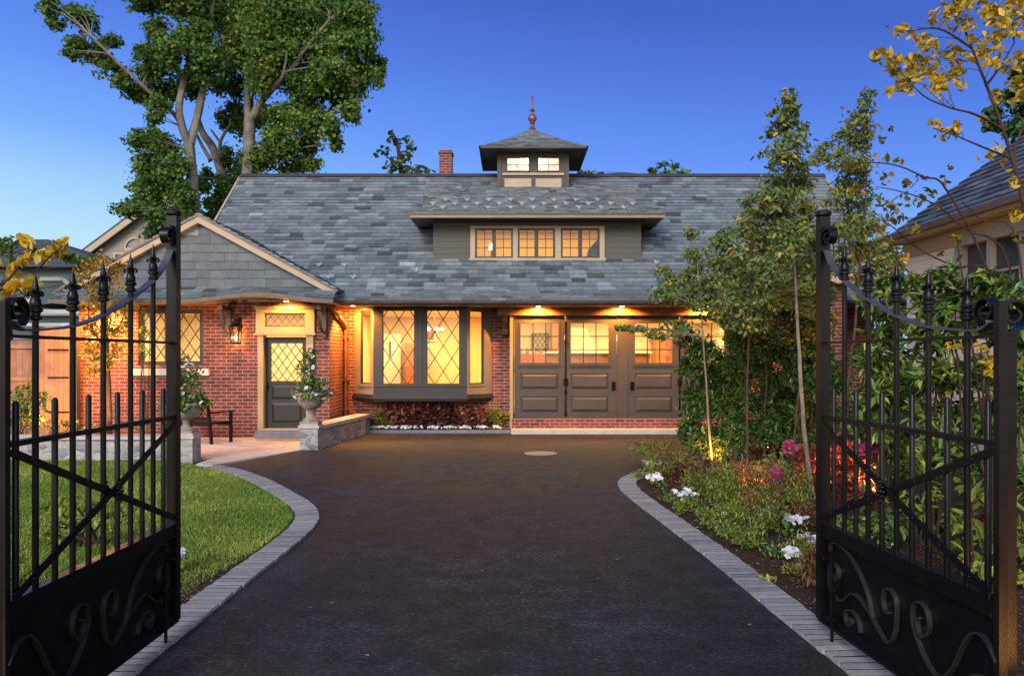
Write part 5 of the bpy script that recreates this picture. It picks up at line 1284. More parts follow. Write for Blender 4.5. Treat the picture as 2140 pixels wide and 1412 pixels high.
shrub('evergreen_shrub', gp(1590,12.6), [(1545,710,40,34),(1600,725,50,36),(1560,765,50,40),(1620,780,50,44),(1580,820,56,44),(1640,840,50,50),(1560,880,44,40),(1610,890,56,44),(1650,910,44,44),(1670,860,40,50),(1540,920,30,36)], 12.5, 'laurel', 'broad dark evergreen shrub in the middle of the right hand bed', 42, .085, 2400, GS, tb=-.2, radial=True, aspect=.36)
shrub('evergreen_shrub', gp(1690,12.0), [(1680,720,40,36),(1660,770,44,40),(1700,800,44,46),(1720,740,36,40),(1740,790,40,50),(1700,870,44,50),(1740,870,40,50),(1700,930,44,30),(1750,930,40,40)], 11.8, 'laurel', 'dark evergreen shrub directly behind the gate stile', 43, .085, 2200, GS, tb=-.2, radial=True, aspect=.36)
# long leaved shrubs behind the right gate
GR = 'long leaved evergreen shrubs behind the right gate'
shrub('laurel_shrub', gp(1850,8.4), [(1830,640,34,34),(1860,600,34,30),(1850,690,44,40),(1820,740,34,44),(1870,760,46,46),(1830,820,40,46),(1880,830,44,50),(1830,900,40,44),(1880,920,46,44),(1800,860,30,50)], 8.3, 'laurel', 'long leaved evergreen shrub behind the middle of the right gate', 44, .15, 820, GR, aspect=.27, tb=.22, up=.6, radial=True, sub=16, spread=.34, dep=70)
shrub('laurel_shrub', gp(1960,7.6), [(1930,600,40,34),(1970,580,36,30),(1960,640,46,38),(2000,620,40,34),(1930,690,44,44),(1990,700,48,44),(1930,780,48,50),(1990,790,48,50),(1940,860,50,48),(2000,870,50,50),(1950,950,50,50),(2010,950,46,50)], 7.5, 'laurel', 'tall long leaved shrub below the neighbouring window', 45, .15, 820, GR, aspect=.27, tb=.22, up=.6, radial=True, sub=16, spread=.34, dep=70)
shrub('laurel_shrub', gp(2100,7.0), [(2070,590,36,30),(2110,620,40,34),(2060,670,40,40),(2110,700,44,44),(2060,770,46,48),(2120,800,46,50),(2070,870,46,48),(2120,900,46,50),(2080,980,50,50),(2130,1010,46,60),(2150,700,40,60)], 6.9, 'laurel', 'long leaved shrub at the far right edge behind the orange lit post', 46, .15, 820, GR, aspect=.27, tb=.18, up=.6, radial=True, sub=16, spread=.34, dep=70)
shrub('leafy_shrub', gp(2060,6.3), [(2020,1010,36,30),(2060,1040,40,34),(2000,1080,40,34),(2050,1110,44,36),(2100,1090,40,40),(2110,1150,40,40),(2060,1180,44,34),(2000,1150,36,30),(2120,1220,40,30)], 6.2, 'lime', 'lime green leafy plant low behind the right gate', 47, .12, 300, None, tb=-.15, aspect=.35)
shrub('leafy_shrub', gp(1900,7.4), [(1870,1040,30,24),(1910,1060,36,28),(1890,1100,34,24),(1940,1030,30,26),(1950,1090,34,26)], 7.4, 'fern', 'ferny green plant low behind the right gate beside red leaves', 48, .09, 500, None, aspect=.3)

tree('evergreen_tree', (X_(1870,21),21,0), [([P(1870,800,21),P(1868,600,21),P(1865,500,21)],.12,.03)], PX([(1850,520,36,26),(1890,540,36,30),(1840,580,40,34),(1900,600,40,36),(1860,640,46,40),(1910,660,40,40),(1850,700,46,40),(1800,560,30,30),(1810,640,40,40)],21,None,.5,17), LV['birch'], 'leafy tree filling the gap between the brick house and the beige neighbour', 'tree', None, 38, .12, 420, .1, M['bark_dark'], .02)
shrub('laurel_shrub', gp(2180,8.8), [(2120,640,50,50),(2200,660,50,60),(2140,740,50,60),(2210,800,60,60),(2140,850,50,60),(2200,920,60,60),(2130,960,50,50)], 8.8, 'laurel', 'long leaved shrub against the beige wall at the far right', 49, .15, 600, GR, aspect=.27, tb=.1, up=.6, radial=True, sub=16, spread=.34, dep=70)
# yellow tree, upper right, and its arching branches
YT = 7.0
tree('yellow_tree', (X_(2215,YT),YT,0), [
  ([P(2215,1160,YT),P(2190,800,YT),P(2155,500,YT),P(2118,340,YT),P(2085,240,YT),P(2050,150,YT),P(2015,60,YT),P(1985,-20,YT)], .024,.007),
  ([P(2140,440,YT),P(2120,320,YT+.3),P(2150,240,YT+.4),P(2160,150,YT+.4)], .014,.006),
  ([P(2095,270,YT),P(2040,240,YT-.2),P(1985,225,YT-.3),P(1930,200,YT-.4),P(1880,150,YT-.4)], .012,.004),
  ([P(2110,330,YT),P(2060,310,YT-.2),P(2000,285,YT-.2),P(1950,268,YT-.2)], .011,.004),
  ([P(2060,180,YT),P(2090,140,YT),P(2120,90,YT)], .012,.005), ([P(2030,100,YT),P(1960,60,YT-.2),P(1880,70,YT-.3)], .012,.004)],
  PX([(1872,66,16,14),(1895,60,19,14),(1925,85,25,19),(1950,100,30,25),(1848,110,22,11),(1862,130,22,19),(1835,118,14,14),(1890,125,33,14),(1935,128,42,19),(1905,150,30,19),(1868,150,16,19),(1895,178,33,19),(1860,190,14,11),(1950,165,33,25),(1985,165,36,22),(2000,150,33,22),(1965,190,25,14),(1990,110,22,19),(1975,35,30,25),(2000,15,36,22),(2010,50,33,19),(1950,40,16,14),
      (2070,35,42,30),(2090,60,30,28),(2075,80,22,19),(2060,110,25,22),(2045,120,25,16),(2085,130,30,16),(2115,140,33,16),(2120,170,25,22),(2130,120,22,19),(2040,85,16,14),(2110,20,36,22),(2130,60,22,28),(2075,200,22,14),(1955,262,16,14),(1975,275,25,14),(2000,265,14,11),(1995,280,14,11),(2060,250,14,11),(2085,310,14,14),(2120,380,14,14),(2100,340,11,11),(2060,330,16,11),(2125,450,19,16),(2020,0,42,19),(2140,200,28,19)], YT, .14, .25, 12),
  LV['yellow'], 'tall yellow leaved tree at the upper right with a thin leaning trunk', 'tree', None, 51, .075, 2300, .05, M['bark_dark'], .0035, .5, 9, .55, -.08, .3, 1, .3)
YU = 8.6
ar = thing('arching_shrub', (X_(1990,YU),YU,0), 'arching shrub with bare diagonal branches and yellowing leaves before the neighbouring roof', 'shrub')
b = MB(); rr = random.Random(5)
for pts in ([(2140,1020),(2110,560),(2020,480),(1950,425),(1880,400),(1830,390)], [(2150,1020),(2130,520),(2050,460),(2010,420)], [(2130,1020),(2090,600),(1990,555),(1920,520),(1860,470),(1800,440)], [(2120,1020),(2080,620),(1980,400),(1930,370),(1870,345),(1800,340),(1760,350)], [(2100,1020),(1960,640),(1890,560),(1840,500)]):
    b = MB(); limb(b, [P(x,y,YU+rr.uniform(-.2,.2)) for x, y in pts], .014, .004, 6, rr, .004); build('branch', b, M['bark_dark'], ar, smooth=True)
foliage('foliage', PX([(1850,330,14,10),(1880,338,16,8),(1845,285,8,16),(1862,275,7,12),(1850,370,18,18),(1900,385,20,12),(1940,400,24,16),(1970,380,12,14),(1985,350,10,10),(1880,420,26,18),(1925,420,24,14),(1850,420,20,22),(1870,460,34,18),(1830,470,30,20),(1900,470,30,14),(1850,510,34,16),(1960,430,14,10),(1800,400,20,20),(2000,500,12,10),(2060,575,18,14),(2090,590,14,12),(2120,500,16,12),(1960,535,16,10),(1890,535,20,12),(1925,375,12,10)], YU, .2, .25, 3), 900, .085, LV['turning'], 52, ar, .5, .3, .5, 6, .55, .2)
shrub('yellow_shrub', gp(2075,6.0), [(2050,725,10,8),(2060,750,20,12),(2080,770,20,14),(2065,780,14,10),(1985,715,10,8),(1998,722,8,6),(2000,500,8,8)], 5.4, 'yellow', 'spray of yellow leaves hanging behind the right gate', 53, .07, 1500, None, sub=5, spread=.6, dj=.05)

# ================================================================== flowers and low plants of the right hand bed
def flowers(px, py, w, label, seed, n=34, m='white', size=.052, h=.16, group='white flower clumps along the right kerb', leafs='laurel'):
    g = G(px, py+w*.45); Y = g.y; k = Y/F; r = w*k
    o = thing('flower_clump', g, label, 'flowers', group); rg = np.random.default_rng(seed)
    cl = [((g.x+rg.uniform(-.6,.6)*r, Y+rg.uniform(-.5,.5)*r, h*.45),(r*.6,r*.6,h*.5)) for _ in range(5)]
    foliage('foliage', cl, 420, .055, LV[leafs], seed, o, .6, .6, .5, 7, .5, .2, .12)
    heads = rg.integers(3,6); hc = rg.normal(size=(heads,2))*r*.42
    w_ = rg.integers(0,heads,size=n); C = np.zeros((n,3)); C[:,:2] = hc[w_]+rg.normal(size=(n,2))*r*.2; C[:,2] = h*(.92+rg.uniform(-.15,.25,size=n))
    C[:,0] += g.x; C[:,1] += Y
    blossom('flowers', C, size, o, LV[m], seed); return o
flowers(1352,978,20,'small white flower clump at the far tip of the right kerb',61,18)
flowers(1375,1008,26,'white flower clump second along from the kerb tip, beside black leaves',62,34)
flowers(1437,1042,30,'wide white flower clump in front of the feathery green plants',63,40)
flowers(1598,1085,30,'white flower clump with dark leaves between fern and mulch',64,40)
flowers(1648,1106,28,'white flower clump close beside the white leaning trunk',65,36)
flowers(1688,1152,26,'white flower clump nearest the right gate, ringed by rusty grass',66,28)
flowers(374,1188,22,'white flower clump at the edge of the lawn beside the gate foot',67,26,group=None)
def low(px, py, w, h, m, label, seed, size=.09, per=260, aspect=.28, cat='plant', group=None, n=7, tb=0, name='leafy_plant', up=.5, plume=None, sub=9):
    g = G(px, py); Y = g.y; k = Y/F; rx = w*k/2; hh = h*k
    o = thing(name, g, label, cat, group); rg = np.random.default_rng(seed)
    cl = [((g.x+rg.uniform(-.7,.7)*rx, Y+rg.uniform(-.5,.5)*rx, hh*rg.uniform(.3,.62)),(rx*.45,rx*.45,hh*.34)) for _ in range(n)]
    fine = m in ('fern','plume')
    foliage('foliage', cl, per*(4.6 if fine else 2.6), size*(.68 if fine else 1), LV[m], seed, o, aspect, up, .6, sub+(5 if fine else 0), .5, .25, tb, radial=(m in ('fern','plume','red','burgundy')))
    if plume:
        cl = [((g.x+rg.uniform(-.8,.8)*rx, Y+rg.uniform(-.5,.5)*rx, hh*rg.uniform(.75,1.05)),(rx*.22,rx*.22,hh*.26)) for _ in range(n+2)]
        pl_ = foliage('plumes', cl, 700, .04, LV[plume], seed+1, o, .25, .2, .5, 8, .45, .1, .1)
        b = MB()
        for c, r in cl: b.tube([Vector((g.x+(c[0]-g.x)*.3,Y+(c[1]-Y)*.3,0)),Vector(c)],.004,4)
        join_into(pl_, b)
    return o
GF = 'feathery plants with rusty plumes in the right hand bed'
low(1545,1088,130,116,'fern','largest feathery green plant with rusty plumes',71,.075,420,.25,group=GF,plume='plume',n=9,name='feathery_plant')
low(1640,1080,120,118,'fern','feathery plant with rusty plumes beside the white leaning trunk',72,.07,380,.25,group=GF,plume='plume',n=8,name='feathery_plant')
low(1480,1040,120,96,'fern','feathery plant with rusty plumes behind the wide white flowers',73,.075,380,.25,group=GF,plume='plume',n=8,name='feathery_plant')
low(1400,1000,110,60,'fern','low feathery plant beside the kerb tip',74,.07,380,.25,group=GF,plume='plume',n=8,name='feathery_plant')
low(1370,965,110,50,'fern','spiky olive plant at the back corner of the bed beside the driveway',75,.1,240,.2,n=7,name='leafy_plant',plume='plume')
low(1700,1225,100,120,'plume','rusty grass tuft against the foot of the right gate',76,.10,260,.16,n=8,name='grass_tuft',tb=-.1)
low(1690,1110,90,90,'plume','rusty grass tuft at the base of the white trunk',77,.09,260,.16,n=7,name='grass_tuft')
low(1425,1012,70,54,'burgundy','near black leaved plant between white flowers',78,.07,340,.5,n=6,name='dark_leaved_plant',tb=-.3)
low(1655,1060,90,66,'burgundy','near black leaved plant below the pink flowers',79,.08,320,.5,n=6,name='dark_leaved_plant',tb=-.3)
low(1620,1000,90,60,'laurel','green broad leaved plant between ferns and pink flowers',80,.09,300,.5,n=6,tb=.15)
low(1495,975,80,70,'lime','lime leaved plant lit by a lamp at the thin trunk',81,.08,260,.4,n=6,tb=-.1)
low(1600,960,90,60,'red','pale red leaved plant behind the ferns, lit from below',82,.09,230,.45,n=6,tb=.1,name='red_leaved_plant')
low(1690,1030,100,120,'red','glowing red leaved plant behind the white leaning trunk',83,.10,260,.42,n=8,name='red_leaved_plant')
low(1745,1010,90,110,'red','glowing red leaved plant just inside the right gate stile',84,.10,260,.42,n=9,name='red_leaved_plant')
low(1800,1050,100,120,'red','glowing red leaved plant behind the gate rosette',85,.10,260,.42,n=9,name='red_leaved_plant')
low(2045,1120,60,60,'red','small red leaved plant among lime leaves behind the right gate',86,.07,260,.42,n=5,name='red_leaved_plant')
GC = 'small ground plants on the mulch of the right hand bed'
for k_, (px, py, w, h, m_, lab) in enumerate([(1410,1050,60,26,'fern','small green plant on the mulch between the first two wide white flower clumps'),(1480,1085,70,34,'fern','small green plant on the mulch right of the wide white flower clump'),(1520,1122,64,30,'fern','small green plant on the mulch below the largest feathery plant'),
      (1575,1150,60,26,'laurel','small dark green plant on the mulch below the white flowers with dark leaves'),(1625,1165,70,40,'laurel','small dark green plant on the mulch left of the nearest white flowers'),(1600,1215,40,16,'lime','tiny lime plant on the bare mulch near the kerb'),(1665,1205,60,34,'fern','small green plant in front of the rusty grass at the gate foot'),(1350,1000,60,24,'fern','low green plant hugging the rounded kerb tip')]):
    low(px,py,w,h,m_,lab,140+k_,.06,420,.35,n=6,group=GC,name='ground_plant')
low(1570,1030,110,80,'plume','rusty plumed tuft in the middle of the bed',150,.07,300,.2,n=9,name='grass_tuft',tb=.1)
low(1590,1120,110,96,'fern','bright feathery plant just left of the white flowers with dark leaves',151,.07,420,.25,group=GF,plume='plume',n=8,name='feathery_plant')
low(1760,1160,90,90,'fern','feathery plant inside the foot of the gate stile',152,.08,380,.25,group=GF,n=8,name='feathery_plant')
low(1830,1150,120,90,'laurel','dark leafy plant low behind the gate panel',153,.09,300,.4,n=8)
for k_, (px, py, lab) in enumerate(((1960,1120,'low green plant behind the right gate left of the red leaves'),(2085,1180,'low green plant behind the right gate right of the red leaves'),(1880,1000,'low green plant under the long leaved shrubs behind the gate'))): low(px,py,130,80,'laurel',lab,160+k_,.09,300,.4,n=8,group='low green plants behind the right gate')
for k_, (px, py, w, h, lab) in enumerate(((1440,1075,70,44,'green feathery mound by the kerb in front of the wide white flowers'),(1500,1112,90,62,'green feathery mound by the kerb left of the largest plumed plant'),(1555,1150,90,60,'green feathery mound halfway along the kerb on the mulch'),(1660,1170,80,70,'green feathery mound left of the nearest white flowers'))):
    low(px,py,w,h,'fern',lab,170+k_,.07,420,.25,n=8,group='feathery green mounds along the right kerb',name='feathery_plant')
flowers(1530,1100,22,'white flower clump in front of the largest feathery plant',180,26)
flowers(1665,1185,22,'white flower clump on the mulch left of the rusty grass at the gate foot',181,26)
def pinkhead(px, py, Y, r, label, seed):
    c = P(px,py,Y); k = Y/F; rg = np.random.default_rng(seed)
    o = thing('pink_flower', (c.x,c.y+.05,0), label, 'flower', 'pink flower heads in the right hand bed')
    b = MB(); b.tube(bez((c.x+.03,c.y+.1,0),(c.x+.02,c.y+.08,c.z*.6),c,6),.006,5); build('stem', b, M['bark_dark'], o)
    n = 80; d = rg.normal(size=(n,3)); d /= np.linalg.norm(d,axis=1,keepdims=True); C = np.array(c)+d*r*k*rg.uniform(.6,1,size=(n,1))
    blossom('petals', C, .045, o, LV['pink'], seed)
    foliage('foliage', [((c.x+.02,c.y+.08,c.z*.6),(.12,.12,c.z*.3))], 260, .08, LV['laurel'], seed, o, .5, .5, .5, 6, .5, .3, .1)
pinkhead(1648,934,10.6,17,'round pink flower head highest in the bed',91); pinkhead(1620,988,10.2,16,'pink flower head left of the glowing red leaves',92)
pinkhead(1612,1012,10.0,14,'lowest pink flower head above the dark leaves',93); pinkhead(1677,1040,9.6,14,'pink flower head at the foot of the white trunk',94)
pinkhead(1806,940,8.2,15,'pink flower head seen between the gate bars',95); pinkhead(1834,938,8.2,12,'small pink flower head right of its twin between the gate bars',96)

# ================================================================== left side plants
GB = 'plants in the bed below the bay window'
for i, (px, py, w, h, m, lab, tb) in enumerate([(780,903,66,48,'lime','lime green plant at the left end of the bay bed',-.1),(835,903,84,72,'burgundy','burgundy plant with pink edged leaves, left below the bay window',.25),(890,903,80,66,'burgundy','burgundy plant in the centre below the bay window',0),
      (938,903,84,78,'burgundy','darkest burgundy plant right of centre below the bay window',-.12),(988,903,70,68,'burgundy','burgundy plant with coppery leaves at the right of the bay',.2),(1035,903,76,54,'fern','yellow green plant at the right end of the bay bed',.25)]):
    g = P(px, 893, 18.55); k = 18.55/F; rg = np.random.default_rng(100+i)
    o = thing('bedding_plant', (g.x,18.55,.06), lab, 'plant', GB)
    cl = [((g.x+rg.uniform(-.75,.75)*w*k/2, 18.55+rg.uniform(-.12,.12), .06+h*k*rg.uniform(.2,.85)*(.8+.25*(i%2))),(w*k*.24,.10,h*k*.24)) for _ in range(8)]
    foliage('foliage', cl, 900, .10 if m == 'burgundy' else .07, LV[m], 100+i, o, .6 if m == 'burgundy' else .35, .4, .6, 8, .45, .3, tb, radial=True)
rg = np.random.default_rng(9)
for i_, x_ in enumerate((-3.15,-2.88,-2.5,-2.2,-1.85,-1.45,-1.1,-.72,-.35)):
    ed = thing('edging_flower', (x_,18.43,.06), 'low white edging flower clump along the kerb below the bay window', 'flowers', 'white edging flowers below the bay')
    C = np.stack([x_+rg.normal(size=30)*.075, 18.42+rg.normal(size=30)*.025, .11+rg.uniform(0,.045,30)],1); blossom('flowers', C, .058, ed, LV['white'], 200+i_)
    foliage('foliage', [((x_,18.43,.085),(.13,.05,.035))], 700, .035, LV['laurel'], 220+i_, ed, .5)
# ornamental tree lit orange against the brick, and shrubs by the fence
YO = 15.6
tree('ornamental_tree', (X_(228,YO),YO,0), [([P(230,930,YO),P(228,820,YO),P(224,720,YO),P(222,640,YO),P(225,570,YO)], .05,.015),([P(225,740,YO),P(190,680,YO),P(185,640,YO)],.02,.008),([P(224,720,YO),P(255,670,YO),P(262,630,YO)],.02,.008)],
  PX([(210,545,30,20),(180,560,24,18),(240,560,26,20),(200,590,36,24),(240,600,30,24),(190,630,30,26),(225,640,34,30),(262,640,20,26),(190,680,28,30),(230,690,32,30),(262,690,18,26),(185,730,24,28),(220,745,30,26),(250,740,22,26),(195,775,22,18),(255,560,24,16),(160,580,16,16)], YO, .38, .15, 13),
  LV['turning'], 'small ornamental tree against the brick wall, its leaves lit orange', 'tree', None, 54, .085, 1300, .05, M['bark_dark'], .008, .5, 8, .5, .12, .3, 1)
shrub('climbing_plant', (X_(296,17.1),17.15), [(296,650,10,16),(300,690,12,20),(290,620,14,12),(298,730,10,16),(315,625,14,8)], 17.1, 'laurel', 'climbing green plant beside the left edge of the entry window', 55, .10, 700, None, cat='climber', tb=.2, dj=.03, dep=8)
shrub('garden_shrub', gp(40,16.1), [(30,830,24,30),(48,850,26,26),(60,820,18,24),(85,840,22,30),(70,870,30,20),(25,870,24,20)], 16.0, 'laurel', 'dark upright shrub in front of the timber fence', 56, .09, 600, None)
shrub('garden_shrub', gp(110,15.6), [(60,890,24,14),(110,885,26,16),(150,885,24,14),(195,893,24,10),(240,893,24,10),(290,893,24,10)], 15.4, 'lime', 'row of low lime green plants behind the garden wall', 57, .07, 600, None, tb=-.25, dj=.1)
shrub('leafy_shrub', gp(190,7.3), [(110,1060,26,20),(150,1050,30,24),(200,1065,34,24),(240,1070,30,22),(270,1080,24,20),(170,1090,34,22),(220,1100,34,20),(120,1100,30,24),(90,1130,26,22),(150,1130,30,20)], 7.2, 'lime', 'yellow green shrub on the lawn behind the left gate', 58, .085, 600, None, tb=-.1)
shrub('leafy_shrub', gp(20,5.4), [(10,1180,40,40),(-40,1150,50,50),(50,1200,30,30)], 5.4, 'lime', 'lime green plant at the lower left edge behind the gate', 59, .08, 500, None, tb=-.15)
tree('evergreen_tree', (X_(20,24),24,0), [([P(20,800,24),P(20,620,24),P(25,510,24)],.12,.03)], PX([(10,510,26,16),(40,505,22,14),(-20,520,30,20),(70,520,14,10),(30,540,40,18),(110,515,10,6),(150,545,50,20),(230,560,50,26),(250,600,40,24)], 24, None, .6, 14), LV['maple'], 'green treetops before the dark hip roof at far left', 'tree', None, 60, .16, 130, .1, M['bark_dark'], .02)
# yellow leaved branch close to the camera, left
YL = 3.9
tree('yellow_shrub', (X_(-60,YL),YL,0), [([P(-60,1480,YL),P(-70,900,YL),P(-40,650,YL),P(20,580,YL),P(60,530,YL)], .016,.004),([P(-10,610,YL),P(60,580,YL),P(110,530,YL),P(140,510,YL)],.006,.002),([P(-40,650,YL),P(20,625,YL),P(55,620,YL)],.006,.002)],
  PX([(45,505,18,20),(55,540,12,14),(20,560,24,18),(35,585,24,18),(10,610,24,20),(50,605,22,14),(95,530,14,14),(110,520,14,10),(132,515,14,14),(-20,560,40,40),(-60,600,50,60),(65,590,12,10)], YL, .08, .08, 15),
  LV['yellow'], 'bright yellow leaved branch close by at the left edge above the gate', 'shrub', None, 68, .085, 1300, .02, M['bark_dark'], .003, .55, 4, .55, .05, .3, 1)

# ================================================================== garden spotlights (lit) in the beds
def garden_spot(x, y, target, power, label, color=(1,.50,.13), spot=75, vis=True):
    o = thing('garden_spotlight', (x,y,0), label, 'spotlight', 'small garden spotlights')
    b = MB(); b.tube([(x,y,-.02),(x,y,.09)],.010,6); build('stake', b, M['black_iron'], o)
    t = (Vector(target)-Vector((x,y,.12))).normalized(); c = Vector((x,y,.12))
    b = MB(); b.tube([c-t*.05,c+t*.05],[.026,.036],12); build('housing', b, M['black_iron'], o); 
    b = MB(); b.tube([c+t*.051,c+t*.053],.030,12); build('lens', b, M['lamp'], o)
    l = light('SPOT',tuple(c+t*.075),power,color,.03,spot=spot,blend=.7,name='garden_beam'); aim(l, target)
garden_spot(3.05,12.2,(3.4,12.9,.9),70,'garden spotlight at the foot of the thin trunk by the garage',(1,.5,.13),120)
garden_spot(3.95,9.75,(4.4,10.6,.8),220,'garden spotlight below the glowing red leaves',(1,.50,.16),95)
garden_spot(3.0,9.75,(2.95,10.9,.2),60,'garden spotlight among the feathery plants with rusty plumes',(1,.5,.14),120)
garden_spot(4.75,7.9,(5.0,8.9,.9),60,'garden spotlight low behind the middle of the right gate',(1,.5,.14),110)
garden_spot(4.25,9.1,(4.4,10.0,0.9),300,'garden spotlight between red leaves inside the gate',(1,.50,.16),95)
garden_spot(4.3,13.3,(4.5,14.6,2),260,'garden spotlight behind the dark evergreen shrubs',(1,.5,.14),100)
garden_spot(2.42,2.5,(2.21,3.5,.75),130,'garden spotlight shining on the right gate post',(1,.42,.08),42)
garden_spot(-8.1,14.9,(-8.0,15.9,2.1),420,'garden spotlight at the foot of the ornamental tree',(1,.5,.14),90)
garden_spot(-9.5,15.9,(-9.9,17.1,1.2),260,'garden spotlight shining up the timber gate',(1,.5,.15),100)
garden_spot(-2.8,3.0,(-2.17,3.7,.95),26,'garden spotlight shining on the left gate bars',(1,.45,.12),80)

# ================================================================== grass and mulch
def inside(pts, poly):
    x, y = pts[:,0], pts[:,1]; r = np.zeros(len(pts),bool); n = len(poly)
    for i in range(n):
        x0,y0 = poly[i][0],poly[i][1]; x1,y1 = poly[(i+1)%n][0],poly[(i+1)%n][1]
        if y0 == y1: continue
        c = ((y0 > y) != (y1 > y)) & (x < (x1-x0)*(y-y0)/(y1-y0)+x0); r ^= c
    return r
rg = np.random.default_rng(77)
strip = [p+Vector((-.22-.12*max(0,min(1,(6.8-p.y)/1.5)),0,0)) for p in kLin if p.y > 2.5]
gpoly = [(p.x+.17,p.y) for p in strip]+[(-9.5,2.5),(-9.5,13.35),(-5.7,13.35)]
pts = np.stack([rg.uniform(-9.5,-1.9,420000), 2.5+(rg.uniform(0,1,420000)**1.35)*10.9],1); pts = pts[inside(pts,gpoly)]
n = len(pts); hgt = .027*(1+rg.uniform(-.5,.7,size=n))*(1+.25*np.sin(pts[:,0]*5+2*np.sin(pts[:,1]*3))); a = rg.uniform(0,6.283,size=n); wd = .0022+.00055*pts[:,1]
base = np.concatenate([pts,np.zeros((n,1))],1); sd = np.stack([np.cos(a),np.sin(a),0*a],1)*wd[:,None]; ln = rg.normal(size=(n,3))*.014; ln[:,2] = hgt
V = np.stack([base-sd, base+sd, base+ln],1).reshape(-1,3)
pt = .45+.25*np.sin(pts[:,0]*2.1+1.3*np.sin(pts[:,1]*1.7))*np.sin(pts[:,1]*1.9+.7)+rg.normal(size=n)*.24
gr = cloud_mesh('grass', V, np.clip(pt,0,1), LV['grass'], None, loc=(-5,7,0), per=3, faces=((0,1,2),)); struct(gr,'stuff')
def chips(name, poly, n, seed, s=.022):
    r = np.random.default_rng(seed); P_ = np.array([(p[0],p[1]) for p in poly]); lo, hi = P_.min(0), P_.max(0)
    q = r.uniform(lo,hi,size=(n,2)); q = q[inside(q,poly)]; m = len(q); C = np.concatenate([q,r.uniform(.004,.02,size=(m,1))],1)
    o = cloud_mesh(name, leaf_arrays(C, s, r, .5, 1.5, 0, None, .6, 0), r.uniform(0,1,size=m), M['chips'], None, loc=(C[:,0].mean(),C[:,1].mean(),0)); struct(o,'stuff')
chips('bark_mulch', [tuple(p) for p in kRin if 4 < p.y < 12][::-1]+[(5.2,12),(5.2,4)], 16000, 3)
chips('bark_mulch', [tuple(p) for p in kLin if 3.3 < p.y < 7.1]+[tuple(p+Vector((-.42,0,0))) for p in reversed([p for p in kLin if 3.3 < p.y < 7.1])], 5000, 4)
fl_ = np.random.default_rng(8); q = fl_.uniform((-2,3.6),(1.9,14),size=(60,2)); q = q[inside(q,[tuple(p) for p in kL]+[tuple(p) for p in reversed(kR)])]
o = cloud_mesh('fallen_leaves', leaf_arrays(np.concatenate([q,np.full((len(q),1),.008)],1), .03, fl_, .5, 4, 0, None, .5, 0), fl_.uniform(0,1,size=len(q)), LV['turning'], None, loc=(0,8,0)); struct(o,'stuff')
# ================================================================== camera, sky, sun
cam = bpy.data.cameras.new('camera'); co = bpy.data.objects.new('camera', cam); COL.objects.link(co)
co.location = (0,0,H); co.rotation_euler = (R(90),0,0); cam.sensor_width = 36; cam.lens = 36*F/2140
cam.shift_y = (HY-706)/2140; cam.clip_end = 2000; cam.clip_start = .05; SC.camera = co
W = bpy.data.worlds.new('World'); SC.world = W; W.use_nodes = True
nt = W.node_tree; bg = nt.nodes['Background']; out = nt.nodes['World Output']
tc = N(nt,'ShaderNodeTexCoord'); sp = N(nt,'ShaderNodeSeparateXYZ'); L(nt, tc.outputs['Generated'], sp.inputs[0])
zz = sp.outputs[2]
xs = N(nt,'ShaderNodeMath', operation='MULTIPLY_ADD'); L(nt, sp.outputs[0], xs.inputs[0]); xs.inputs[1].default_value = .12; L(nt, zz, xs.inputs[2])
front = ramp(nt, [(0,(.60,.82,.97)),(.08,(.47,.75,.97)),(.13,(.34,.63,.97)),(.19,(.19,.42,.96)),(.26,(.118,.285,.92)),(.33,(.077,.195,.77)),(.41,(.046,.122,.57)),(.75,(.03,.075,.36))], xs.outputs[0])
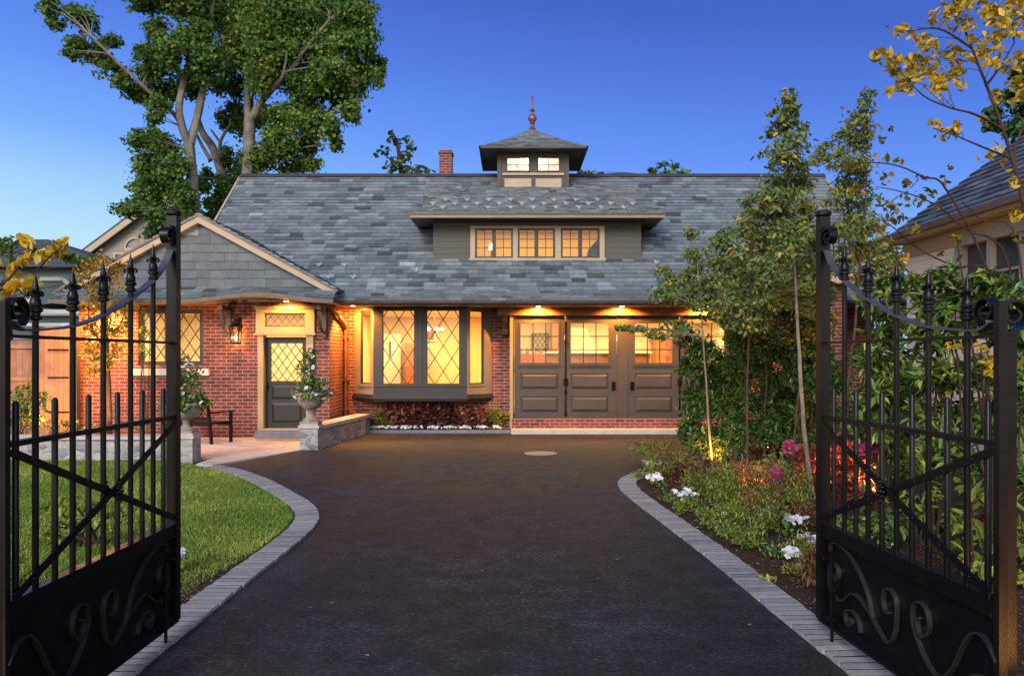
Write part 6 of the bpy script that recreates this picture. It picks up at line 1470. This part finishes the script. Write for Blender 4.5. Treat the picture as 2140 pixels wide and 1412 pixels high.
back = ramp(nt, [(0,(.98,.80,.62)),(.12,(.95,.83,.72)),(.3,(.70,.69,.72)),(.6,(.26,.35,.54)),(1,(.03,.075,.36))], zz)
mr = N(nt,'ShaderNodeMapRange'); mr.interpolation_type = 'SMOOTHSTEP'; L(nt, sp.outputs[1], mr.inputs[0])
for i, v in ((1,.15),(2,-.8),(3,0),(4,1)): mr.inputs[i].default_value = v
sc2 = mixc(nt, (0,0,0), back.outputs[0], 1.0); 
bs_ = N(nt,'ShaderNodeVectorMath', operation='SCALE'); L(nt, back.outputs[0], bs_.inputs[0]); bs_.inputs['Scale'].default_value = BACK
cmix = mixc(nt, front.outputs[0], bs_.outputs[0], mr.outputs[0])
L(nt, cmix, bg.inputs[0]); bg.inputs[1].default_value = 1
SUN_EL, SUN_AZ = 14, 200      # a low glow behind the camera
sky = N(nt,'ShaderNodeTexSky', sky_type='NISHITA'); sky.sun_disc = False; sky.sun_elevation = R(3); sky.sun_rotation = R(SUN_AZ)
b2 = N(nt,'ShaderNodeBackground'); L(nt, sky.outputs[0], b2.inputs[0]); b2.inputs[1].default_value = .012
ad = N(nt,'ShaderNodeAddShader'); L(nt, bg.outputs[0], ad.inputs[0]); L(nt, b2.outputs[0], ad.inputs[1]); L(nt, ad.outputs[0], out.inputs[0])
sl_ = bpy.data.lights.new('sun','SUN'); sl_.energy = SUN; sl_.angle = R(25); sl_.color = (1,.95,.90)
so = bpy.data.objects.new('sun', sl_); COL.objects.link(so)
az, el = R(SUN_AZ), R(28)
dirv = Vector((math.sin(az)*math.cos(el), math.cos(az)*math.cos(el), math.sin(el)))
so.rotation_euler = dirv.to_track_quat('Z','Y').to_euler(); so.location = dirv*40
vs = SC.view_settings; vs.view_transform = 'Standard'; vs.look = 'None'; vs.exposure = 0; vs.gamma = 1; vs.use_curve_mapping = False
SC.cycles.max_bounces = 8; SC.cycles.transparent_max_bounces = 12; SC.cycles.sample_clamp_indirect = 4; SC.cycles.caustics_reflective = False; SC.cycles.caustics_refractive = False
